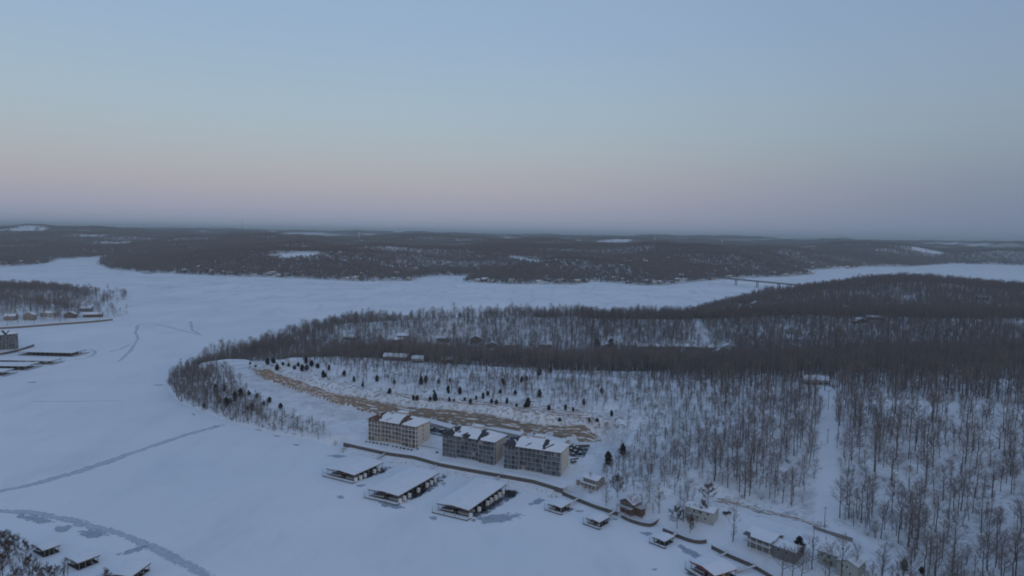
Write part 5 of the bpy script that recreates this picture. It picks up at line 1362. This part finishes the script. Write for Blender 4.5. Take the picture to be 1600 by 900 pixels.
HARD = []
for i, (h, cl, sp, nl) in enumerate([(20, .34, .29, 13), (22, .40, .26, 13), (18, .28, .31, 13), (16, .32, .27, 12), (24, .42, .26, 14), (19, .24, .36, 14), (14, .30, .28, 11), (21, .48, .21, 11), (20, .30, .33, 13), (23, .36, .30, 14)]):
    HARD.append((h, *grow_tree(100 + i, h, cl, sp, nl, up=.55 + .05 * (i % 3))))
HARD_TRUNK = [w.mesh('trunk', M_bark) for h, w, c in HARD]
HARD_CROWN = [crown_mb(c).mesh('crown', M_twig) for h, w, c in HARD]
HARD_JOIN = [joined('hardwood', w, c, [M_bark, M_twig]) for h, w, c in HARD]
OPEN = []
for i in range(3): OPEN.append((13, *grow_tree(150 + i, 13, .2, .42, 12, 6, 12, .022, .05, .45)))
OPEN_TRUNK = [w.mesh('trunk', M_bark) for h, w, c in OPEN]
OPEN_CROWN = [crown_mb(c).mesh('crown', M_twig) for h, w, c in OPEN]
def leafy(crown, seed, n=1800):
    r = np.random.default_rng(seed); k = r.integers(0, len(crown), n); c = crown[k].mean(1) + r.normal(size=(n, 3)) * .3
    return np.concatenate([crown, blades(c, c + r.normal(size=(n, 3)) * .2, .085, .06, r.normal(size=(n, 3)))])
LEAF_CROWN = [crown_mb(leafy(c, 5 + i)).mesh('crown', M_brownleaf) for i, (h, w, c) in enumerate(OPEN)]
def cedar_trunk(h):
    m = MB(); m.tube((0, 0, -.5), (0, 0, h * .8), .16, .03, 5); return m
CEDAR = [(h, w) for h, w in ((6, 4.0), (7.2, 4.0), (5, 3.7), (8.5, 5.2), (4, 3.2))]
CEDAR_CROWN = [crown_mb(grow_cedar(200 + i, h, w)).mesh('crown', M_cedar) for i, (h, w) in enumerate(CEDAR)]
CEDAR_TRUNK = [cedar_trunk(h).mesh('trunk', M_bark) for h, w in CEDAR]

def gn_scatter(name, pts, rot, scl, idx, meshes, label, cat):
    """one 'stuff' object: geometry nodes set copies of the meshes on the points"""
    col = bpy.data.collections.new(name + '_kinds')
    for k, me in enumerate(meshes):
        o = bpy.data.objects.new('%02d_%s' % (k, name), me); col.objects.link(o)
    me = bpy.data.meshes.new(name)
    n = len(pts)
    me.vertices.add(n); me.vertices.foreach_set('co', np.asarray(pts, np.float32).ravel())
    a = me.attributes.new('rotv', 'FLOAT_VECTOR', 'POINT'); a.data.foreach_set('vector', np.asarray(rot, np.float32).ravel())
    a = me.attributes.new('sclv', 'FLOAT_VECTOR', 'POINT'); a.data.foreach_set('vector', np.asarray(scl, np.float32).ravel())
    a = me.attributes.new('kindi', 'INT', 'POINT'); a.data.foreach_set('value', np.asarray(idx, np.int32))
    o = link(name, me)
    ng = bpy.data.node_groups.new(name, 'GeometryNodeTree')
    ng.interface.new_socket('Geometry', in_out='INPUT', socket_type='NodeSocketGeometry')
    ng.interface.new_socket('Geometry', in_out='OUTPUT', socket_type='NodeSocketGeometry')
    nn, l = ng.nodes, ng.links
    gi = nn.new('NodeGroupInput'); go = nn.new('NodeGroupOutput')
    ci = nn.new('GeometryNodeCollectionInfo'); ci.inputs['Collection'].default_value = col
    ci.inputs['Separate Children'].default_value = True; ci.inputs['Reset Children'].default_value = True
    ip = nn.new('GeometryNodeInstanceOnPoints'); ip.inputs['Pick Instance'].default_value = True
    def na(nm, t):
        x = nn.new('GeometryNodeInputNamedAttribute'); x.data_type = t; x.inputs[0].default_value = nm; return x.outputs[0]
    l.new(gi.outputs[0], ip.inputs['Points']); l.new(ci.outputs[0], ip.inputs['Instance'])
    l.new(na('kindi', 'INT'), ip.inputs['Instance Index']); l.new(na('rotv', 'FLOAT_VECTOR'), ip.inputs['Rotation']); l.new(na('sclv', 'FLOAT_VECTOR'), ip.inputs['Scale'])
    l.new(ip.outputs[0], go.inputs[0])
    md = o.modifiers.new('scatter', 'NODES'); md.node_group = ng
    return tag(o, label, cat, kind='stuff')
def rnd_rot(n, tilt=0.03): return np.stack([rng.normal(0, tilt, n), rng.normal(0, tilt, n), rng.random(n) * 2 * math.pi], 1)
def jitter_grid(x0, x1, y0, y1, s):
    X, Y = np.meshgrid(np.arange(x0, x1, s), np.arange(y0, y1, s))
    return (X + (rng.random(X.shape) - .5) * s * 1.1).ravel(), (Y + (rng.random(X.shape) - .5) * s * 1.1).ravel()
def in_view(x, y, z, m=60):
    u, v = project(x, y, z); return (u > -m) & (u < 1600 + m) & (v > 0) & (v < 900 + m * 3)

# -- hardwoods of the main land
x, y = jitter_grid(-360, 1500, 200, 1780, 6.7)
xa, ya = jitter_grid(100, 1500, 600, 1780, 9.5); x = np.concatenate([x, xa]); y = np.concatenate([y, ya])
k = np.hypot(x, y) < 2100; x, y = x[k], y[k]
k = in_view(x, y, np.full(x.shape, 20.0), 160); x, y = x[k], y[k]
d = density(x, y)
clump = fbm(x / 45, y / 45, 61)
p = d * np.clip(0.80 + 1.3 * (clump - .5) + .2 * sstep(520, 700, y) - .75 * sstep(.52, .66, fbm(x / 120 + 9, y / 120, 63, 3)) * sstep(800, 900, y), .15, 1)
k = rng.random(len(x)) < p; x, y = x[k], y[k]
z = H(x, y); k = z > 0.6; x, y, z = x[k], y[k], z[k]
n = len(x); s = 0.52 + 0.50 * rng.random(n) ** .8
cl = linedist(CLIFF, x, y)
s = s * (0.42 + 0.58 * sstep(40, 105, cl)) * np.where(linedist(WALL_TOP, x, y) < 60, .8, 1) * (1 - 0.12 * sstep(600, 900, y))
kindi = rng.integers(0, len(HARD), n)
near = np.hypot(x, y)
u, v = project(x, y, z)
seen = (u > -5) & (u < 1605) & (v < 925) & (v > 0)
order = np.argsort(near / s + np.where(seen, 0, 1e6))
hero = order[:300]; rest = np.ones(n, bool); rest[hero] = False
print('main-land trees', n, 'individual reach', near[hero].max())
def zone(px, py):
    if px > 1312:
        c = 'just right of the cleared strip' if px < 1400 else ('in the middle of the right hand woods' if px < 1500 else 'near the right edge of the picture')
        r = 'high on the slope' if py < 700 else ('halfway down the slope' if py < 780 else 'low on the slope')
        if py > 850: r = 'at the foot of the slope'
        return 'bare tree %s, %s' % (r, c), 'bare trees %s, %s' % (r, c)
    if px > 1100:
        c = 'just left of the cleared strip' if px > 1200 else 'uphill of the white cottage'
        r = 'high on the slope' if py < 700 else ('halfway down the slope' if py < 760 else 'low on the slope')
        return 'tall bare tree %s, %s' % (r, c), 'bare trees %s, %s' % (r, c)
    c = 'uphill of the brown cabin' if px > 1010 else 'uphill of the tan cottage'
    return 'bare tree on the snowy slope %s' % c, 'bare trees %s' % c
for i in hero:
    q = zone(u[i], v[i])
    t = empty('bare_tree', (x[i], y[i], z[i]), rng.random() * 6.28, q[0], 'tree', q[1])
    t.scale = (s[i],) * 3; t.rotation_euler.x = rng.normal(0, .025)
    link('trunk', HARD_TRUNK[kindi[i]], t); link('crown', HARD_CROWN[kindi[i]], t)
gn_scatter('bare_forest', np.stack([x, y, z], 1)[rest], rnd_rot(rest.sum()), np.stack([s, s, s * (0.92 + .16 * rng.random(n))], 1)[rest], kindi[rest], HARD_JOIN,
           'grey brown bare woods covering the snowy hills', 'forest')

# -- saplings and undergrowth
SAP = []
for i in range(4):
    w_, c_ = grow_tree(300 + i, 7.0, .2, .27, 8, 4, 7, .018, .06, .8); SAP.append(joined('sapling', w_, c_, [M_bark, M_twig]))
BRUSH = [crown_mb(grow_brush(320 + i, 1.5 + .5 * i, 3.4)).mesh('brush', M_brush) for i in range(4)]
x, y = jitter_grid(-360, 620, 220, 1010, 5.0)
k = in_view(x, y, np.full(x.shape, 15.0), 40); x, y = x[k], y[k]
d = density(x, y); cl = linedist(CLIFF, x, y); sb = polydist(BENCH, x, y)
young = (1 - sstep(45, 120, cl)) * sstep(6, 16, -sb) * (cl > 9)
tip = (1 - sstep(4, 34, polydist(MAIN, x, y))) * sstep(-120, -150, x) * (sb < -1) * (y < 900)
p = np.clip(d * 0.52 + 0.6 * young * sstep(22, 45, cl) + 0.30 * young + 0.75 * tip, 0, 1)
k = rng.random(len(x)) < p; x, y = x[k], y[k]; z = H(x, y); k = z > .3; x, y, z = x[k], y[k], z[k]
n = len(x); ki = np.where(rng.random(n) < .40, rng.integers(4, 8, n), rng.integers(0, 4, n))
s = (0.6 + .7 * rng.random(n)); 
gn_scatter('undergrowth', np.stack([x, y, z], 1), rnd_rot(n, .08), np.stack([s, s, s], 1), ki, SAP + BRUSH, 'thin saplings and brown brush poking through the snow', 'undergrowth')
print('undergrowth', n)

# -- the wooded bank round the tip of the point, brush along the bench
x, y = jitter_grid(-370, -100, 455, 900, 4.2)
sdm = polydist(MAIN, x, y); sb = polydist(BENCH, x, y)
tp = (sdm > 0.5) & (sb < -0.5) & (sdm < 62) & (linedist(CLIFF, x, y) > 14)
fade = sstep(-112, -170, x)
k = tp & (rng.random(len(x)) < (0.14 + 0.76 * fade)); x, y = x[k], y[k]; z = H(x, y); n = len(x)
ki = np.where(rng.random(n) < .5, rng.integers(0, 4, n), np.where(rng.random(n) < .3, 8, rng.integers(4, 8, n)))
s = (0.55 + .6 * rng.random(n)) * (.55 + .55 * sstep(-110, -230, x)); s = np.where(ki == 8, s * .55, s)
lo = (x > -185 + 20 * rng.random(n)) & (ki < 4); ki = np.where(lo, ki + 4, ki); s = np.where(x > -185, s * .9, s)
gn_scatter('bank_thicket', np.stack([x, y, z], 1), rnd_rot(n, .06), np.stack([s * 1.15, s * 1.15, s], 1), ki, SAP + BRUSH + [HARD_JOIN[5]], 'grey brush and saplings on the bank round the point', 'thicket')

# -- cedars, one by one
def cedar(px, py, kind, s, label, group):
    q = T(px, py)
    t = empty('cedar_tree', tuple(q), rng.random() * 6.28, label, 'tree', group)
    t.scale = (s * rng.uniform(.9, 1.15), s * rng.uniform(.9, 1.15), s)
    link('trunk', CEDAR_TRUNK[kind], t); link('crown', CEDAR_CROWN[kind], t)
z2 = lambda X, Y: (480 + X / 3.333, 600 + Y / 3.333)
for X, Y in [(553, 88), (572, 90), (640, 88), (665, 90), (765, 92), (850, 105), (795, 55), (915, 78), (985, 108), (1090, 122), (1135, 125), (1150, 120), (1258, 138), (1345, 138), (1385, 145), (1468, 200), (1510, 200), (1315, 200),
             (1585, 170), (1040, 104), (880, 82), (940, 62), (660, 45), (735, 50), (1005, 50), (1440, 110), (430, 52), (290, 8), (1210, 70), (960, 102), (820, 88), (740, 92)]:
    cedar(*z2(X, Y), int(rng.integers(0, 5)), rng.uniform(.45, .85), 'small dark cedar on the snow slope above the rock cut', 'cedars above the rock cut')
z3 = lambda X, Y: (250 + X / 3.333, 540 + Y / 3.333)
for X, Y in [(310, 300), (390, 290), (462, 262), (455, 335), (480, 340), (540, 310), (570, 300), (628, 330), (335, 240), (290, 250), (505, 275), (345, 320), (230, 325), (300, 280), (420, 270), (365, 300)]:
    cedar(*z3(X, Y), int(rng.integers(0, 5)), rng.uniform(.75, 1.1), 'bushy dark cedar on the brushy bank round the point', 'cedars on the bank')
for X, Y in [(500, 118), (470, 100), (640, 105), (700, 125), (740, 135), (765, 130), (850, 168), (862, 165), (610, 135), (790, 110), (560, 100), (590, 95), (670, 110), (720, 110), (820, 120), (880, 130), (760, 95)]:
    cedar(*z3(X, Y), int(rng.integers(0, 5)), rng.uniform(.7, 1.25), 'dark cedar at the wood edge above the tan rock cut', 'cedars at the wood edge')
for X, Y in [(1055, 215), (1190, 252), (1320, 285), (1360, 205), (1385, 195), (1435, 285), (1500, 240), (1560, 245), (1220, 200), (1010, 190), (960, 160), (1130, 190), (1450, 200), (1510, 190)]:
    cedar(*z3(X, Y), int(rng.integers(0, 5)), rng.uniform(.5, .9), 'dark cedar among thin young trees above the first block', 'cedars above the first block')
z5 = lambda X, Y: (780 + X / 4, 470 + Y / 4)
for X, Y in [(140, 510), (320, 455), (30, 530), (610, 300), (695, 300), (250, 470), (100, 590), (640, 580), (20, 510), (170, 500)]:
    cedar(*z5(X, Y), 3 if X in (610, 695) else int(rng.integers(0, 5)), 1.5 if X in (610, 695) else rng.uniform(.7, 1.0), 'dark cedar standing among the bare woods of the ridge', 'cedars in the ridge woods')
cedar(950, 727, 3, 1.05, 'broad dark cedar behind the tan cottage beside the third block', None)
cedar(973, 712, 1, 1.1, 'slim dark cedar uphill of the broad cedar near the tan cottage', None)
cedar(1413, 893, 0, 0.95, 'lone small cedar in the snow at the lower right', None)
cedar(1440, 897, 4, 0.8, 'low cedar bush at the bottom edge of the lower right', None)
cedar(1248, 868, 3, 1.05, 'dark evergreen at the right gable of the long grey house', None)

# -- yard trees by the houses
def yard_tree(px, py, kind, s, label, leaf=False):
    q = T(px, py); t = empty('yard_tree', tuple(q), rng.random() * 6.28, label, 'tree')
    t.scale = (s,) * 3
    link('trunk', OPEN_TRUNK[kind], t); link('crown', (LEAF_CROWN if leaf else OPEN_CROWN)[kind], t)
yard_tree(965, 778, 0, .95, 'brown leafed oak left of the brown cabin', True)
yard_tree(1106, 787, 1, .85, 'brown leafed tree at the back of the white cottage', True)
yard_tree(1099, 812, 2, .75, 'brown leafed tree before the front of the white cottage', True)
yard_tree(1058, 826, 0, .85, 'brown leafed tree by the seawall below the white cottage', True)
yard_tree(1078, 833, 1, .65, 'small brown tree on the seawall left of the bare snowy lawn', True)
yard_tree(947, 790, 2, .6, 'small bare tree on the seawall above the second small dock')
yard_tree(985, 806, 1, .95, 'bare tree on the bank below the brown cabin')
yard_tree(1003, 810, 0, 1.0, 'bare tree on the bank right of the brown cabin')
yard_tree(1030, 802, 2, 1.05, 'bare tree in the gap right of the brown cabin')
yard_tree(1068, 815, 1, 1.0, 'bare tree at the left corner of the white cottage')
yard_tree(1222, 900, 0, 1.05, 'leftmost bare tree of the cluster below the long grey house')
yard_tree(1238, 902, 1, 1.1, 'middle bare tree of the cluster below the long grey house')
yard_tree(1252, 905, 2, 1.0, 'rightmost bare tree of the cluster below the long grey house')
yard_tree(1268, 890, 0, 1.2, 'bare tree between the long grey house and the pale green house')
yard_tree(1290, 905, 2, .7, 'small bare tree in front of the pale green house')
yard_tree(1418, 855, 1, 1.5, 'big forked bare tree at the foot of the right slope')
yard_tree(1378, 893, 2, .95, 'bare tree by the drive right of the pale green house')

# -- the promontory at the left, the near lower left corner
x, y = jitter_grid(-1500, -560, 780, 1560, 8.5)
sd = polydist(PROM, x, y)
k = in_view(x, y, np.full(x.shape, 8.0), 80) & (sd > 3) & (rng.random(len(x)) < np.where(sd > 62, .95, .2)); x, y = x[k], y[k]; z = H(x, y)
u, v = project(x, y, z); n = len(x); s = .62 + .3 * rng.random(n)
gn_scatter('promontory_woods', np.stack([x, y, z], 1), rnd_rot(n), np.stack([s * 1.1, s * 1.1, s], 1), rng.integers(0, 10, n), HARD_JOIN, 'dark bare woods on the low promontory at the left', 'forest')
for (px, py), s in (((182, 491), .55), ((194, 491), .5), ((199, 491), .35)):
    q = T(px, py); t = empty('bare_tree', tuple(q), 1.0, 'bare tree on the outermost tip of the left promontory', 'tree', 'trees on the promontory tip')
    t.scale = (s,) * 3; link('trunk', OPEN_TRUNK[0], t); link('crown', OPEN_CROWN[0], t)
for px, py, kd, s, lb in ((8, 866, 0, 1.0, 'dark bare tree at the left edge near the bottom corner'), (24, 868, 1, .85, 'bare tree beside the first covered dock at the lower left'), (40, 875, 2, .75, 'bushy bare tree left of the first covered dock'),
                          (60, 915, 0, .7, 'bare tree at the bottom edge below the first covered dock'), (28, 925, 1, .85, 'bare tree rising from the bottom left corner'), (168, 912, 2, .55, 'bare shrub at the bottom edge left of the third covered dock'), (90, 905, 1, .5, 'low bare tree between the two lower left docks'), (-6, 872, 2, 1.1, 'brown leafed tree cut by the left edge near the bottom'), (16, 880, 0, .9, 'brown leafed tree behind the first lower left dock'), (46, 905, 2, .9, 'brown leafed tree at the bottom left below the first dock'), (75, 918, 1, .8, 'brown leafed tree peeping over the bottom edge'), (5, 905, 1, 1.0, 'brown leafed tree in the bottom left corner')):
    q = T(px, py, 150.0); t = empty('bare_tree', tuple(q), rng.random() * 6.28, lb, 'tree')
    t.scale = (s * .85,) * 3; link('trunk', OPEN_TRUNK[kd], t); link('crown', LEAF_CROWN[kd], t)

# -- far woods across the ice: clumps of small leafless trees
def clump_mesh(seed, m=62):
    r = np.random.default_rng(seed); q = []
    wood = MB()
    for k in range(6):
        cx, cy = r.uniform(-9, 9, 2); h = r.uniform(10, 17)
        wood.tube((cx, cy, -3), (cx, cy, h * .8), .22, .08, 3)
        az = r.random(m) * 6.283; t = .35 + .65 * r.random(m); ra = 3.6 * np.sin(np.clip((t - .25) / .8, 0, 1) * 3.0 + .1) * r.random(m) ** .5
        P = np.stack([cx + np.cos(az) * ra * .4, cy + np.sin(az) * ra * .4, t * h * .85], 1)
        Q = P + np.stack([np.cos(az) * ra * .7, np.sin(az) * ra * .7, 1.0 + 1.6 * r.random(m)], 1)
        q.append(blades(P, Q, .22, .10, r.normal(size=P.shape)))
    return joined('far_clump', wood, np.concatenate(q), [M_bark, M_twig])
CLUMP = [clump_mesh(400 + i) for i in range(6)]
for i in range(2):
    r_ = np.random.default_rng(440 + i); q_ = []
    w_ = MB()
    for k_ in range(4):
        cc = grow_cedar(450 + 10 * i + k_, 9, 4.6, 70); cc = cc + np.array([r_.uniform(-8, 8), r_.uniform(-8, 8), 0]); q_.append(cc)
    w_.tube((0, 0, -1), (0, 0, 5), .2, .05, 3)
    CLUMP.append(joined('far_cedars', w_, np.concatenate(q_), [M_bark, M_cedar]))
THIN = len(CLUMP)
for i in range(3): CLUMP.append(clump_mesh(470 + i, 24))
x, y = jitter_grid(-4600, 5200, 2000, 6700, 14.5)
k = (np.abs(x) < y * 0.82 + 150); x, y = x[k], y[k]
sd = polydist(FAR, x, y); k = sd > 4; x, y, sd = x[k], y[k], sd[k]
o = far_open_all(x, y); dn = (0.96 - 0.96 * o) * (0.72 + 0.28 * sstep(15, 70, sd)) * np.clip(0.85 + 1.0 * (fbm(x / 130, y / 130, 71) - .3), .7, 1)
bluff = 0.28 + 0.72 * sstep(28, 75, sd); dn = dn * np.where(fbm(x / 240, y / 240, 73) > .62, bluff, 1)
k = rng.random(len(x)) < dn; x, y, sd = x[k], y[k], sd[k]; z = H_far(x, y); n = len(x)
ki = np.where(rng.random(n) < np.where(sd < 90, .22, .04), rng.integers(6, 8, n), rng.integers(0, 6, n)); s = .75 + .45 * rng.random(n)
th = rng.random(n) < .9 * far_thin(x, y); ki = np.where(th, rng.integers(THIN, THIN + 3, n), ki)
gn_scatter('far_woods', np.stack([x, y, z], 1), rnd_rot(n, .02), np.stack([s, s, s], 1), ki, CLUMP, 'dark wooded hills across the frozen lake', 'forest')
print('far clumps', n)
# ------------------------------------------------------------------ the pieces that need the scatter helpers
ledges(); rubble(); mid_houses(); far_houses()
z7 = lambda X, Y: (560 + X / 8.889, 630 + Y / 8.889)
place_shrubs([z7(X, Y) for X, Y in [(108, 540), (158, 545), (208, 555), (258, 562), (312, 572), (360, 580), (405, 588), (480, 603), (533, 612), (587, 625), (636, 635), (690, 645), (738, 655)]],
             'round evergreen shrub in the row before the block with the brown roof', 'shrub row before the first block')
place_shrubs([z7(822, 642)], 'round evergreen shrub at the near corner of the block with the brown roof', None)
place_shrubs([z7(1092, 688)], 'round evergreen shrub left of the middle block', None)
utility_pole(1288, 826, 11, 'utility pole at the foot of the cleared strip')
utility_pole(1270, 866, 14, 'utility pole between the long grey house and the pale green house')
utility_pole(1294, 640, 13, 'utility pole at the top of the cleared strip')
utility_pole(1293, 693, 9, 'utility pole halfway up the cleared strip')
utility_pole(852, 573, 9, 'tan pole beside the ridge road', False, M_tanwall)
# ------------------------------------------------------------------ winter haze over the valley
def build_haze(density_=7.6e-5):
    m = bpy.data.materials.new('winter_haze'); m.use_nodes = True
    n, l = m.node_tree.nodes, m.node_tree.links
    n.remove(n['Principled BSDF'])
    v = n.new('ShaderNodeVolumePrincipled')
    v.inputs['Color'].default_value = (0.80, 0.93, 1.0, 1); v.inputs['Density'].default_value = density_
    v.inputs['Anisotropy'].default_value = 0.0
    l.new(v.outputs[0], n['Material Output'].inputs['Volume'])
    b = MB(); b.box(-32000, 32000, -200, 38500, -20, 260)
    o = b.build('haze', m)
    tag(o, 'thin blue winter haze over the valley', 'haze', kind='stuff')
build_haze()
